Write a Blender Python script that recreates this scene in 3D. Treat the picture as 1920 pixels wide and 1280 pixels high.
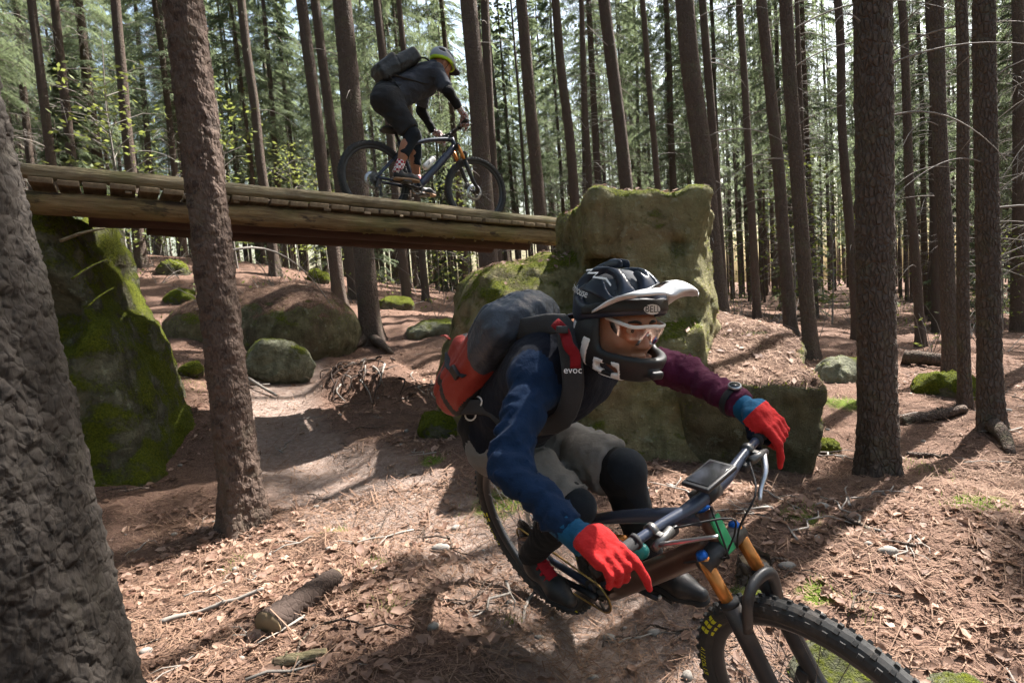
import bpy, bmesh, math, random
import numpy as np
from mathutils import Matrix, Vector

# ------------------------------------------------------------------ camera, sky, sun, exposure
random.seed(7); rng = np.random.default_rng(7)
for o in list(bpy.data.objects): bpy.data.objects.remove(o)
S = bpy.context.scene
COL = S.collection
FPX = 1100.0                      # focal length in photograph pixels (1920 wide)
PITCH, ROLL, CAMH = math.radians(4.5), math.radians(4.0), 1.3
cF = np.array([0, math.cos(PITCH), -math.sin(PITCH)]); _R0 = np.array([1., 0, 0]); _U0 = np.array([0, math.sin(PITCH), math.cos(PITCH)])
cR = _R0*math.cos(ROLL) - _U0*math.sin(ROLL); cU = _R0*math.sin(ROLL) + _U0*math.cos(ROLL); cC = np.array([0, 0, CAMH])
cam = bpy.data.cameras.new('camera'); cam.sensor_width = 36; cam.lens = 36*FPX/1920
cam.clip_start = .05; cam.clip_end = 400
camo = bpy.data.objects.new('camera', cam); COL.objects.link(camo)
mw = Matrix.Identity(4)
for i in range(3):
    mw[i][0] = cR[i]; mw[i][1] = cU[i]; mw[i][2] = -cF[i]; mw[i][3] = cC[i]
camo.matrix_world = mw; S.camera = camo

SUN_AZ = math.radians(53)         # from +Y (view direction) towards +X (right)
SUN_EL = math.radians(54)
w = bpy.data.worlds.new('World'); S.world = w; w.use_nodes = True
wn = w.node_tree.nodes; wl = w.node_tree.links
sky = wn.new('ShaderNodeTexSky'); sky.sky_type = 'NISHITA'; sky.sun_disc = False
sky.sun_elevation = SUN_EL; sky.sun_rotation = SUN_AZ; sky.air_density = 1.6; sky.dust_density = 4.0; sky.ozone_density = .6
bg = wn['Background']; bg.inputs[1].default_value = .07
wl.new(sky.outputs[0], bg.inputs[0])
sd = bpy.data.lights.new('sun', 'SUN'); sd.energy = 5.0; sd.angle = math.radians(.53); sd.color = (1, .955, .90)
so = bpy.data.objects.new('sun', sd); COL.objects.link(so)
SUNV = Vector((math.sin(SUN_AZ)*math.cos(SUN_EL), math.cos(SUN_AZ)*math.cos(SUN_EL), math.sin(SUN_EL)))
so.rotation_euler = SUNV.to_track_quat('Z', 'Y').to_euler(); so.location = SUNV*40
S.view_settings.view_transform = 'Standard'; S.view_settings.look = 'None'
S.view_settings.exposure = 2.2; S.view_settings.gamma = 1
S.view_settings.use_curve_mapping = False
S.cycles.max_bounces = 5; S.cycles.diffuse_bounces = 3; S.cycles.glossy_bounces = 2; S.cycles.use_adaptive_sampling = True; S.cycles.adaptive_threshold = .03
S.cycles.transmission_bounces = 5; S.cycles.transparent_max_bounces = 8
S.cycles.use_denoising = True; S.cycles.sample_clamp_indirect = 4

# ------------------------------------------------------------------ helpers
def P(px, py, d):                 # a point seen at photograph pixel (px, py), d metres deep
    return cC + cF*d + cR*((px-960)/FPX*d) + cU*((640-py)/FPX*d)
def nrm(v): v = np.asarray(v, float); return v/np.linalg.norm(v)
def smooth01(a, b, x): t = np.clip((x-a)/(b-a), 0, 1); return t*t*(3-2*t)

def _hash(x, y, z):
    with np.errstate(over='ignore'):
        h = x.astype(np.uint32)*np.uint32(374761393) + y.astype(np.uint32)*np.uint32(668265263) + z.astype(np.uint32)*np.uint32(2246822519)
        h = (h ^ (h >> np.uint32(13)))*np.uint32(1274126177)
        h = (h ^ (h >> np.uint32(15)))*np.uint32(2654435761)
        h = h ^ (h >> np.uint32(16))
    return h.astype(np.float32)/np.float32(4294967295)
def vnoise(p):                    # value noise 0..1
    p = np.asarray(p, np.float32); i = np.floor(p).astype(np.int64); f = (p-i).astype(np.float32); u = f*f*(3-2*f)
    r = 0
    for dx in (0, 1):
        for dy in (0, 1):
            for dz in (0, 1):
                wgt = (u[..., 0] if dx else 1-u[..., 0])*(u[..., 1] if dy else 1-u[..., 1])*(u[..., 2] if dz else 1-u[..., 2])
                r = r + wgt*_hash(i[..., 0]+dx, i[..., 1]+dy, i[..., 2]+dz)
    return r
def fbm(p, octv=4, g=.5):         # about -1..1
    r = 0; a = 1; t = 0; p = np.asarray(p, np.float32)
    for k in range(octv):
        r = r + a*(vnoise(p*(2.03**k)+17.3*k)*2-1); t += a; a *= g
    return r/t*1.6
def xyz(x, y, z=0.): x = np.asarray(x, float); y = np.asarray(y, float); return np.stack([x, y, np.zeros_like(x)+z], -1)
def cells(u, v, pu=0):            # jittered-cell pattern: F1, F2, id, offset to the cell's point (pu: period along u)
    iu = np.floor(u).astype(int); iv = np.floor(v).astype(int)
    f1 = np.full(u.shape, 9.); f2 = np.full(u.shape, 9.); cid = np.zeros(u.shape); du = np.zeros(u.shape); dv = np.zeros(u.shape)
    for a in (-1, 0, 1):
        for b in (-1, 0, 1):
            cu, cv = iu+a, iv+b
            hu = np.mod(cu, pu) if pu else cu
            h1 = _hash(hu, cv, cu*0+3); h2 = _hash(hu, cv, cu*0+11)
            x = cu+.5+.8*(h1-.5)-u; y = cv+.5+.8*(h2-.5)-v
            d = np.sqrt(x*x+y*y); m = d < f1
            f2 = np.where(m, f1, np.minimum(f2, d)); cid = np.where(m, h1*.7+h2*.3, cid)
            du = np.where(m, -x, du); dv = np.where(m, -y, dv); f1 = np.where(m, d, f1)
    return f1, f2, cid, du, dv

def mesh_of(name, v, f, smooth=True):
    me = bpy.data.meshes.new(name)
    if isinstance(f, np.ndarray):
        v = np.asarray(v, np.float32); n, k = f.shape
        me.vertices.add(len(v)); me.vertices.foreach_set('co', v.ravel())
        me.loops.add(n*k); me.loops.foreach_set('vertex_index', f.astype(np.int32).ravel())
        me.polygons.add(n); me.polygons.foreach_set('loop_start', np.arange(0, n*k, k, dtype=np.int32))
        me.update(calc_edges=True)
    else:
        me.from_pydata([tuple(map(float, q)) for q in v], [], [tuple(map(int, q)) for q in f])
    if smooth: me.polygons.foreach_set('use_smooth', np.ones(len(me.polygons), bool))
    me.update()
    return me
def link(name, me, mat=None, parent=None, off=None):
    o = bpy.data.objects.new(name, me); COL.objects.link(o)
    if mat is not None and me is not None and not me.materials: me.materials.append(mat)
    if parent is not None:
        o.parent = parent
        if off is not None: o.matrix_parent_inverse = Matrix.Translation(-Vector(off))
    return o
def mk(name, vf, mat, parent=None, off=None, origin=None, smooth=True):
    v, f = vf
    if origin is not None: v = np.asarray(v, float) - np.asarray(origin, float)
    o = link(name, mesh_of(name, v, f, smooth), mat, parent, off)
    if origin is not None: o.location = Vector(origin)
    return o
def tag(o, label=None, cat=None, group=None, kind=None):
    if label: o['label'] = label
    if cat: o['category'] = cat
    if group: o['group'] = group
    if kind: o['kind'] = kind
    return o
def empty(name, loc, label=None, cat=None, group=None):
    o = bpy.data.objects.new(name, None); COL.objects.link(o); o.location = Vector(loc); o.empty_display_size = .1
    return tag(o, label, cat, group)
def join(parts):                  # several (verts, faces-list) into one
    V = []; Fc = []; n = 0
    for v, f in parts:
        V.append(np.asarray(v, float)); Fc += [tuple(int(i)+n for i in q) for q in f]; n += len(v)
    return np.concatenate(V), Fc
def xf(vf, M):
    v = np.asarray(vf[0], float); M = np.array(M)
    return v@M[:3, :3].T+M[:3, 3], vf[1]
def frames(p):                    # parallel-transport frames along a polyline
    p = np.asarray(p, float); t = np.gradient(p, axis=0); t /= np.linalg.norm(t, axis=1)[:, None]+1e-12
    a = np.array([0, 0, 1.]) if abs(t[0][2]) < .9 else np.array([1., 0, 0])
    n = nrm(np.cross(t[0], a)); N = []
    for k in range(len(p)):
        n = n - t[k]*np.dot(n, t[k]); n = nrm(n); N.append(n)
    N = np.array(N); return t, N, np.cross(t, N)
def tube(p, r, seg=10, flat=1.0, cap=True, up=None):
    p = np.asarray(p, float); n = len(p); r = np.broadcast_to(np.asarray(r, float), (n,))
    t, N, B = frames(p)
    if up is not None:
        B = np.asarray(up, float)[None]-t*(t@np.asarray(up, float))[:, None]; B /= np.linalg.norm(B, axis=1)[:, None]+1e-9; N = np.cross(B, t)
    a = np.arange(seg)*2*np.pi/seg
    v = p[:, None]+r[:, None, None]*(np.cos(a)[None, :, None]*N[:, None]+flat*np.sin(a)[None, :, None]*B[:, None])
    f = []
    for i in range(n-1):
        for j in range(seg):
            f.append((i*seg+j, i*seg+(j+1) % seg, (i+1)*seg+(j+1) % seg, (i+1)*seg+j))
    if cap: f.append(tuple(range(seg-1, -1, -1))); f.append(tuple((n-1)*seg+j for j in range(seg)))
    return v.reshape(-1, 3), f
def spline(pts, n=16):            # Catmull-Rom through the points
    p = np.asarray(pts, float); p = np.vstack([2*p[0]-p[1], p, 2*p[-1]-p[-2]]); out = []
    m = len(p)-3
    for s in np.linspace(0, m-1e-6, n):
        i = int(s); t = s-i; a, b, c, d = p[i], p[i+1], p[i+2], p[i+3]
        out.append(.5*(2*b+(c-a)*t+(2*a-5*b+4*c-d)*t*t+(3*b-a-3*c+d)*t**3))
    return np.array(out)
def boxm(c, h, M=None, bev=0.0):
    bm = bmesh.new(); bmesh.ops.create_cube(bm, size=2)
    for q in bm.verts: q.co = Vector((q.co.x*h[0], q.co.y*h[1], q.co.z*h[2]))
    if bev: bmesh.ops.bevel(bm, geom=bm.edges[:], offset=bev, segments=2, affect='EDGES', profile=.6)
    bm.verts.ensure_lookup_table()
    v = np.array([q.co[:] for q in bm.verts]); f = [tuple(x.index for x in q.verts) for q in bm.faces]; bm.free()
    if M is not None: v = v@np.asarray(M).T
    return v+np.asarray(c, float), f
def lathe(prof, seg=24, axis='y'):   # profile of (radius, along)
    prof = np.asarray(prof, float); n = len(prof); a = np.arange(seg)*2*np.pi/seg
    v = np.stack([prof[:, None, 0]*np.cos(a), np.repeat(prof[:, 1:2], seg, 1), prof[:, None, 0]*np.sin(a)], -1).reshape(-1, 3)
    f = [(i*seg+j, (i+1)*seg+j, (i+1)*seg+(j+1) % seg, i*seg+(j+1) % seg) for i in range(n-1) for j in range(seg)]
    if axis == 'z': v = v[:, [0, 2, 1]]
    if axis == 'x': v = v[:, [1, 0, 2]]
    return v, f

# ---- signed-distance modelling: smooth solids meshed with surface nets
def sd_caps(p, a, b, ra, rb):
    a = np.asarray(a, np.float32); b = np.asarray(b, np.float32); ab = b-a
    t = np.clip(((p-a)@ab)/(ab@ab+1e-9), 0, 1)
    q = p-a-t[..., None]*ab
    return np.sqrt((q*q).sum(-1))-(ra+(rb-ra)*t)
def sd_ell(p, c, r, M=None):
    q = p-np.asarray(c, np.float32)
    if M is not None: q = q@np.asarray(M, np.float32)       # columns of M are the axes
    r = np.asarray(r, np.float32); k0 = np.sqrt(((q/r)**2).sum(-1)); k1 = np.sqrt(((q/(r*r))**2).sum(-1))+1e-6
    return k0*(k0-1)/k1
def sd_box(p, c, h, M=None, rnd=.0):
    q = p-np.asarray(c, np.float32)
    if M is not None: q = q@np.asarray(M, np.float32)
    q = np.abs(q)-np.asarray(h, np.float32)+rnd
    return np.sqrt((np.maximum(q, 0)**2).sum(-1))+np.minimum(q.max(-1), 0)-rnd
def smin(a, b, k): h = np.maximum(k-np.abs(a-b), 0)/k; return np.minimum(a, b)-h*h*k*.25
def smax(a, b, k): return -smin(-a, -b, k)
def nets(fn, lo, hi, h):
    lo = np.asarray(lo, float); hi = np.asarray(hi, float); n = np.ceil((hi-lo)/h).astype(int)+1
    ax = [lo[i]+h*np.arange(n[i]) for i in range(3)]
    g = np.stack(np.meshgrid(*ax, indexing='ij'), -1).astype(np.float32)
    B = 4
    if n.prod() > 60000:                 # look coarsely first, then only near the surface
        nb = -(-n//B); ci = [np.minimum(np.arange(nb[i])*B+B//2, n[i]-1) for i in range(3)]
        gc_ = g[np.ix_(*ci)]; dc = fn(gc_.reshape(-1, 3)).reshape(nb)
        near = np.abs(dc) < h*B*1.35+.02
        big = np.repeat(np.repeat(np.repeat(dc, B, 0), B, 1), B, 2)[:n[0], :n[1], :n[2]]
        nm = np.repeat(np.repeat(np.repeat(near, B, 0), B, 1), B, 2)[:n[0], :n[1], :n[2]]
        d = big.astype(np.float32).copy(); d[nm] = fn(g[nm])
    else: d = fn(g.reshape(-1, 3)).reshape(n).astype(np.float32)
    ins = d < 0
    m = np.zeros(n-1, np.int8); cs = [(i, j, k) for i in (0, 1) for j in (0, 1) for k in (0, 1)]
    sl = lambda arr, c: arr[c[0]:n[0]-1+c[0], c[1]:n[1]-1+c[1], c[2]:n[2]-1+c[2]]
    for c in cs: m += sl(ins, c)
    act = (m > 0) & (m < 8); idx = np.full(n-1, -1, np.int64); A = np.argwhere(act); idx[act] = np.arange(len(A))
    D = {c: sl(d, c)[act] for c in cs}
    acc = np.zeros((len(A), 3)); cnt = np.zeros(len(A))
    for c in cs:
        for axx in range(3):
            if c[axx] == 0:
                c2 = list(c); c2[axx] = 1; c2 = tuple(c2); d0, d1 = D[c], D[c2]
                x = (d0 < 0) != (d1 < 0); t = np.where(x, d0/np.where(x, d0-d1, 1), 0)
                pt = np.tile(np.array(c, float), (len(A), 1)); pt[:, axx] += t
                acc += pt*x[:, None]; cnt += x
    v = lo+h*(A+acc/cnt[:, None])
    F = []
    for axx in range(3):
        b, c = (axx+1) % 3, (axx+2) % 3
        s0 = [slice(None)]*3; s1 = [slice(None)]*3; s0[axx] = slice(0, -1); s1[axx] = slice(1, None)
        x = ins[tuple(s0)] != ins[tuple(s1)]
        E = np.argwhere(x); E = E[(E[:, b] > 0) & (E[:, c] > 0) & (E[:, b] < n[b]-1) & (E[:, c] < n[c]-1)]
        sgn = ins[tuple(E.T)]
        def cell(ob, oc):
            q = E.copy(); q[:, b] -= ob; q[:, c] -= oc; return idx[q[:, 0], q[:, 1], q[:, 2]]
        quad = np.stack([cell(1, 1), cell(0, 1), cell(0, 0), cell(1, 0)], -1)
        quad[~sgn] = quad[~sgn][:, ::-1]; F.append(quad)
    F = np.concatenate(F); F = F[(F >= 0).all(1)]
    return v, F
def split(vf, lab, field=None, h=.01):   # faces into groups by an integer label per face centre; field: boundary to snap to
    v, f = vf
    if field is not None:
        L = lab(v[f].mean(1)); mn = np.full(len(v), 99); mx_ = np.full(len(v), -99)
        for k in range(f.shape[1]): np.minimum.at(mn, f[:, k], L); np.maximum.at(mx_, f[:, k], L)
        bd = mn != mx_; p = v[bd].copy(); e = 1e-3
        for _ in range(3):
            g0 = field(p); G_ = np.stack([(field(p+np.eye(3)[i]*e)-g0)/e for i in range(3)], -1); st = -g0[:, None]*G_/((G_**2).sum(-1, keepdims=True)+1e-6)
            ln = np.linalg.norm(st, axis=1, keepdims=True); p = p+st*np.minimum(1, h*.7/(ln+1e-9))
        v = v.copy(); v[bd] = p
        c = v[f].mean(1); out = {}
        for k in np.unique(L):
            g = f[L == k]; u, inv = np.unique(g.ravel(), return_inverse=True); out[int(k)] = (v[u], inv.reshape(g.shape))
        return out
    c = v[f].mean(1); L = lab(c); out = {}
    for k in np.unique(L):
        g = f[L == k]; u, inv = np.unique(g.ravel(), return_inverse=True); out[int(k)] = (v[u], inv.reshape(g.shape))
    return out

# ------------------------------------------------------------------ materials
class NT:
    def __init__(s, name):
        s.m = bpy.data.materials.new(name); s.m.use_nodes = True; s.t = s.m.node_tree
        s.b = s.t.nodes['Principled BSDF']; s.out = s.t.nodes['Material Output']
    def n(s, typ, props=None, **inp):
        x = s.t.nodes.new('ShaderNode'+typ)
        for k, v in (props or {}).items(): setattr(x, k, v)
        for k, v in inp.items():
            key = int(k[1:]) if k[0] == 'i' and k[1:].isdigit() else k.replace('_', ' ')
            s.put(x.inputs[key], v)
        return x
    def put(s, sock, v):
        if isinstance(v, bpy.types.NodeSocket): s.t.links.new(v, sock)
        elif isinstance(v, (tuple, list)) and len(v) == 3 and sock.type == 'RGBA': sock.default_value = (*v, 1)
        else: sock.default_value = v
    def co(s, kind='Object', scale=None):
        c = s.n('TexCoord').outputs[kind]
        if scale is not None:
            mp = s.n('Mapping', Vector=c); mp.inputs['Scale'].default_value = scale; c = mp.outputs[0]
        return c
    def noise(s, vec, sc, det=4, rough=.55): return s.n('TexNoise', Vector=vec, Scale=sc, Detail=det, Roughness=rough).outputs[0]
    def ramp(s, fac, *st):
        r = s.n('ValToRGB', Fac=fac); e = r.color_ramp.elements
        while len(e) < len(st): e.new(.5)
        for q, (pos, c) in zip(e, st): q.position = pos; q.color = (*c, 1) if len(c) == 3 else c
        return r.outputs[0]
    def step(s, fac, a, b): return s.n('MapRange', Value=fac, From_Min=a, From_Max=b).outputs[0]
    def mix(s, fac, a, b, mode='MIX'):
        x = s.n('Mix', {'data_type': 'RGBA', 'blend_type': mode}); s.put(x.inputs[0], fac); s.put(x.inputs[6], a); s.put(x.inputs[7], b); return x.outputs[2]
    def math(s, op, a, b=0.): return s.n('Math', {'operation': op}, i0=a, i1=b).outputs[0]
    def bump(s, h, st, dist=.01, base=None):
        x = s.n('Bump', Height=h, Strength=st, Distance=dist)
        if base is not None: s.put(x.inputs['Normal'], base)
        return x.outputs[0]
    def done(s, col, rough=.8, normal=None, spec=.3, **kw):
        s.put(s.b.inputs['Base Color'], col); s.put(s.b.inputs['Roughness'], rough); s.put(s.b.inputs['Specular IOR Level'], spec)
        if normal is not None: s.put(s.b.inputs['Normal'], normal)
        for k, v in kw.items(): s.put(s.b.inputs[k.replace('_', ' ')], v)
        return s.m
def plain(name, col, rough=.5, metal=0., spec=.4, var=.25, sc=30, bump=.0, dirt=0.0):
    t = NT(name); c = t.co(); nz = t.noise(c, sc, 5); col2 = tuple(x*(1-var) for x in col)
    k = t.mix(nz, col2, col)
    if dirt:
        d = t.step(t.noise(c, sc*.25, 6, .7), .5, .75); k = t.mix(t.math('MULTIPLY', d, dirt), k, (.16, .11, .075))
    return t.done(k, t.step(nz, -.6/max(rough, .05), 1.6) if False else rough, t.bump(nz, bump, .004) if bump else None, spec, Metallic=metal)
def cloth(name, col, var=.35, sc=220, fold=.5, rough=.92):
    t = NT(name); c = t.co(); fine = t.noise(c, sc, 2); big = t.noise(c, 9, 4)
    k = t.mix(big, tuple(x*(1-var) for x in col), tuple(min(1, x*(1+var*.6)) for x in col))
    k = t.mix(t.math('MULTIPLY', fine, .5), k, tuple(x*.45 for x in col))
    nb = t.bump(fine, .35, .002); nb = t.bump(t.noise(c, 26, 3), fold, .008, nb)
    return t.done(k, rough, nb, .15 if rough > .8 else .4, Sheen_Weight=.03)
def leafmat(name, c1, c2, trans=.35, rough=.6):
    t = NT(name); r = t.n('ObjectInfo').outputs['Random']; g = t.n('NewGeometry').outputs['Random Per Island']
    k = t.mix(g, c1, c2); k2 = t.mix(t.math('MULTIPLY', r, .5), k, tuple(x*.65 for x in c1))
    b = t.done(k2, rough, None, .25)
    tr = t.n('BsdfTranslucent', Color=t.mix(.5, k2, tuple(min(1, x*1.7) for x in c2)))
    mx = t.n('MixShader', i0=trans); t.t.links.new(t.b.outputs[0], mx.inputs[1]); t.t.links.new(tr.outputs[0], mx.inputs[2])
    t.t.links.new(mx.outputs[0], t.out.inputs[0]); return t.m
def bark(name, c1, c2, green=.25, bump=.8, zs=.35, plates=False):
    t = NT(name); c = t.co(); rnd = t.n('ObjectInfo').outputs['Random']
    off = t.n('VectorMath', {'operation': 'ADD'}, i0=c); cx = t.n('CombineXYZ', X=t.math('MULTIPLY', rnd, 37.)); t.put(off.inputs[1], cx.outputs[0]); c = off.outputs[0]
    mp = t.n('Mapping', Vector=c); mp.inputs['Scale'].default_value = (1, 1, zs); cs = mp.outputs[0]
    v = t.n('TexVoronoi', {'feature': 'DISTANCE_TO_EDGE'}, Vector=cs, Scale=38.).outputs[0]
    vs = t.step(v, 0, .18); n1 = t.noise(cs, 22, 6, .65); n2 = t.noise(c, 3.2, 4)
    k = t.mix(n1, c1, c2); k = t.mix(t.step(n2, .35, .75), k, tuple(x*.62 for x in c2))
    k = t.mix(t.math('MULTIPLY', t.step(t.noise(c, 5.5, 6, .7), .52, .72), green), k, (.13, .135, .075))
    k = t.mix(t.math('MULTIPLY', t.step(t.noise(c, 46, 3, .6), .62, .74), .5), k, tuple(min(1, x*1.9) for x in c2))
    k = t.mix(t.math('MULTIPLY', rnd, .45), k, tuple(x*.5 for x in c2))
    if plates: pa = t.n('Attribute', {'attribute_name': 'plate'}).outputs['Fac']; k = t.mix(t.math('MULTIPLY', t.step(pa, .35, .8), .6), k, t.mix(n1, tuple(x*.6 for x in c2), tuple(x*1.4 for x in c2))); k = t.mix(t.step(pa, .30, .15), k, c1)
    h = t.math('ADD', t.math('MULTIPLY', vs, .55 if plates else 1.), t.math('MULTIPLY', n1, 1.2))
    return t.done(k, .9, t.bump(h, bump, .012), .15)
MAT = {}
def build_materials():
    t = NT('ground_litter'); c = t.co()
    n1 = t.noise(c, 1.1, 5); n2 = t.noise(c, 9, 6, .65); n3 = t.noise(c, 70, 4, .7); n4 = t.noise(c, 190, 2)
    k = t.ramp(n2, (.28, (.050, .030, .022)), (.5, (.106, .062, .044)), (.72, (.178, .108, .078)))
    k = t.mix(t.step(n3, .42, .72), k, (.24, .15, .11)); k = t.mix(t.step(n4, .58, .75), k, (.05, .03, .024))
    k = t.mix(t.math('MULTIPLY', t.step(n1, .45, .7), .35), k, (.09, .062, .05))
    tr = t.n('Attribute', {'attribute_name': 'trail'}).outputs['Fac']
    dust = t.mix(t.step(t.noise(c, 24, 6, .7), .3, .7), (.16, .112, .092), (.33, .265, .225))
    trm = t.step(t.math('ADD', t.math('MULTIPLY', tr, .8), t.math('MULTIPLY', n2, .55)), .45, .95)
    k = t.mix(t.math('MULTIPLY', trm, .85), k, dust)
    ms = t.n('Attribute', {'attribute_name': 'moss'}).outputs['Fac']
    k = t.mix(t.step(t.math('MULTIPLY', ms, t.math('ADD', n2, .3)), .35, .6), k, t.mix(n3, (.05, .075, .012), (.15, .19, .03)))
    h = t.math('ADD', t.math('MULTIPLY', n3, 1.0), t.math('MULTIPLY', n4, .5))
    MAT['ground'] = t.done(k, .95, t.bump(h, .9, .02), .12)

    def rock(name, base, dark, red, moss=.5, litter=0., mossz=.2, litz=.6):
        t = NT(name); c = t.co(); geo = t.n('NewGeometry'); nz = t.n('SeparateXYZ', Vector=geo.outputs['Normal']).outputs['Z']
        n1 = t.noise(c, 1.6, 5); n2 = t.noise(c, 7, 7, .65); n3 = t.noise(c, 42, 6, .7)
        k = t.mix(t.step(n2, .3, .7), dark, base)
        k = t.mix(t.math('MULTIPLY', t.step(n1, .5, .68), .75), k, red)
        mp = t.n('Mapping', Vector=c); mp.inputs['Scale'].default_value = (7, 7, .9)
        stv = t.noise(mp.outputs[0], 1.0, 4); k = t.mix(t.math('MULTIPLY', t.step(stv, .52, .72), .6), k, tuple(x*.4 for x in dark))
        k = t.mix(t.step(n3, .6, .8), k, tuple(min(1, x*1.8) for x in base))
        li = t.step(t.noise(c, 11, 5, .6), .60, .66); k = t.mix(t.math('MULTIPLY', li, .45), k, (.30, .31, .22))
        vo = t.n('TexVoronoi', Vector=c, Scale=9.).outputs[0]
        k = t.mix(t.math('MULTIPLY', t.step(vo, .16, .05), .5), k, tuple(x*.3 for x in dark))
        mz = t.math('ADD', t.math('MULTIPLY', nz, .55), t.math('MULTIPLY', t.math('SUBTRACT', t.noise(c, 2.3, 6, .65), .5), 1.9))
        mf = t.step(t.math('ADD', mz, t.math('MULTIPLY', t.math('SUBTRACT', n3, .5), .5)), mossz+.5-moss, mossz+.72-moss)
        mcol = t.mix(t.step(t.noise(c, 60, 4, .7), .3, .7), (.045, .06, .008), t.mix(t.noise(c, 4, 3), (.14, .17, .012), (.25, .26, .02)))
        k = t.mix(mf, k, mcol)
        hh = t.math('ADD', t.math('MULTIPLY', n2, .8), t.math('MULTIPLY', n3, .5))
        if litter:
            lf = t.step(t.math('ADD', nz, t.math('MULTIPLY', t.math('SUBTRACT', n2, .5), .7)), litz, litz+.16)
            lc = t.ramp(t.noise(c, 90, 4, .7), (.3, (.07, .042, .032)), (.55, (.17, .10, .07)), (.75, (.28, .18, .135)))
            k = t.mix(t.math('MULTIPLY', lf, litter), k, lc); hh = t.math('ADD', hh, t.math('MULTIPLY', t.noise(c, 130, 3), .5))
        hm = t.math('ADD', hh, t.math('MULTIPLY', t.math('MULTIPLY', mf, t.noise(c, 150, 3)), .9))
        return t.done(k, .92, t.bump(hm, 1., .06), .15)
    MAT['rock_big'] = rock('sandstone_boulder', (.29, .26, .135), (.11, .105, .05), (.23, .165, .095), .46)
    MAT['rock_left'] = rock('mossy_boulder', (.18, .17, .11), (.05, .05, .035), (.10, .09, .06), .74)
    MAT['rock_litter'] = rock('littered_boulder', (.22, .195, .115), (.075, .068, .036), (.12, .08, .055), .44, 1., .2, .52)
    MAT['rock_grey'] = rock('lichen_stone', (.24, .24, .17), (.10, .10, .065), (.16, .14, .10), .40)
    MAT['rock_moss'] = rock('moss_stone', (.16, .15, .10), (.06, .06, .04), (.10, .09, .06), .95)
    MAT['pebble'] = plain('pebble_stone', (.31, .28, .245), .85, var=.6, sc=14, bump=.4)
    MAT['bark_near'] = bark('bark_near', (.016, .0135, .012), (.050, .042, .036), .10, .5, .6, True)  # left trunk's shade and edge darkening are put into this bark colour
    MAT['bark_red'] = bark('bark_spruce', (.048, .034, .028), (.125, .088, .070), .25, .5, .6, True)
    MAT['bark'] = bark('bark_forest', (.060, .045, .037), (.165, .122, .098), .6, 1.0, .45)
    MAT['dead'] = plain('dead_twig', (.27, .24, .21), .9, var=.5, sc=8)
    MAT['needle'] = leafmat('spruce_needles', (.052, .076, .040), (.132, .160, .085), .50)
    MAT['beech'] = leafmat('young_leaves', (.095, .13, .03), (.19, .21, .055), .45)
    MAT['leaf'] = leafmat('dry_leaf', (.11, .056, .038), (.37, .245, .18), .22, .65)
    MAT['leaf_far'] = MAT['leaf']
    MAT['straw'] = leafmat('dry_needles', (.13, .07, .045), (.34, .22, .15), .1, .8)
    MAT['moss_tuft'] = leafmat('moss_blades', (.07, .095, .01), (.24, .26, .025), .3, .8)
    MAT['grass'] = leafmat('grass_blades', (.07, .12, .02), (.20, .27, .05), .4)
    t = NT('weathered_log'); c = t.co(); mp = t.n('Mapping', Vector=c); mp.inputs['Scale'].default_value = (1.2, 16, 16); cs = mp.outputs[0]
    n1 = t.noise(cs, 2.2, 6, .65); n2 = t.noise(c, 5, 5, .6)
    k = t.ramp(n1, (.3, (.11, .085, .05)), (.5, (.25, .20, .125)), (.72, (.38, .33, .23)))
    k = t.mix(t.math('MULTIPLY', t.step(n2, .52, .7), .65), k, (.10, .075, .05)); k = t.mix(t.math('MULTIPLY', t.step(t.noise(c, 3.1, 5), .5, .66), .5), k, (.15, .155, .06))
    vk = t.n('TexVoronoi', Vector=t.co(scale=(2.2, 7, 7)), Scale=1.).outputs[0]; k = t.mix(t.step(vk, .20, .10), k, (.05, .034, .022)); k = t.mix(.15, k, (.06, .052, .036))
    MAT['log'] = t.done(k, .9, t.bump(t.math('ADD', n1, t.math('MULTIPLY', t.noise(t.co(scale=(3, 60, 60)), 1.4, 4), .8)), 1., .02), .15)
    t = NT('beam_log'); c = t.co(); mp = t.n('Mapping', Vector=c); mp.inputs['Scale'].default_value = (1.5, 12, 12); cs = mp.outputs[0]
    n1 = t.noise(cs, 2.0, 6, .65); n2 = t.noise(t.co(scale=(4, 11, 11)), 1.2, 5, .6)
    k = t.ramp(n1, (.3, (.10, .062, .03)), (.55, (.22, .15, .075)), (.75, (.33, .25, .13)))
    k = t.mix(t.step(n2, .57, .64), k, (.055, .035, .024)); k = t.mix(t.math('MULTIPLY', t.step(t.noise(c, 2.2, 5), .5, .66), .5), k, (.14, .13, .045))
    vk = t.n('TexVoronoi', Vector=t.co(scale=(1.7, 6, 6)), Scale=1.).outputs[0]; k = t.mix(t.step(vk, .22, .10), k, (.04, .026, .018)); k = t.mix(.12, k, (.055, .042, .024))
    MAT['beam'] = t.done(k, .88, t.bump(t.math('ADD', n1, t.math('MULTIPLY', t.noise(t.co(scale=(3, 60, 60)), 1.4, 4), .8)), 1., .02), .2)
    t = NT('dark_red_timber'); c = t.co(); n1 = t.noise(t.co(scale=(1.5, 12, 12)), 2.5, 6, .65)
    MAT['redbeam'] = t.done(t.mix(n1, (.045, .026, .021), (.10, .058, .044)), .85, t.bump(n1, .6, .01), .2)
    t = NT('plank_wood'); c = t.co(); n1 = t.noise(t.co(scale=(20, 2.0, 20)), 1.6, 6, .65); r = t.n('ObjectInfo').outputs['Random']
    k = t.ramp(n1, (.3, (.09, .065, .04)), (.7, (.24, .18, .115))); k = t.mix(t.math('MULTIPLY', r, .45), k, (.07, .05, .035))
    MAT['plank'] = t.done(k, .88, t.bump(n1, .5, .008), .15)
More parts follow.
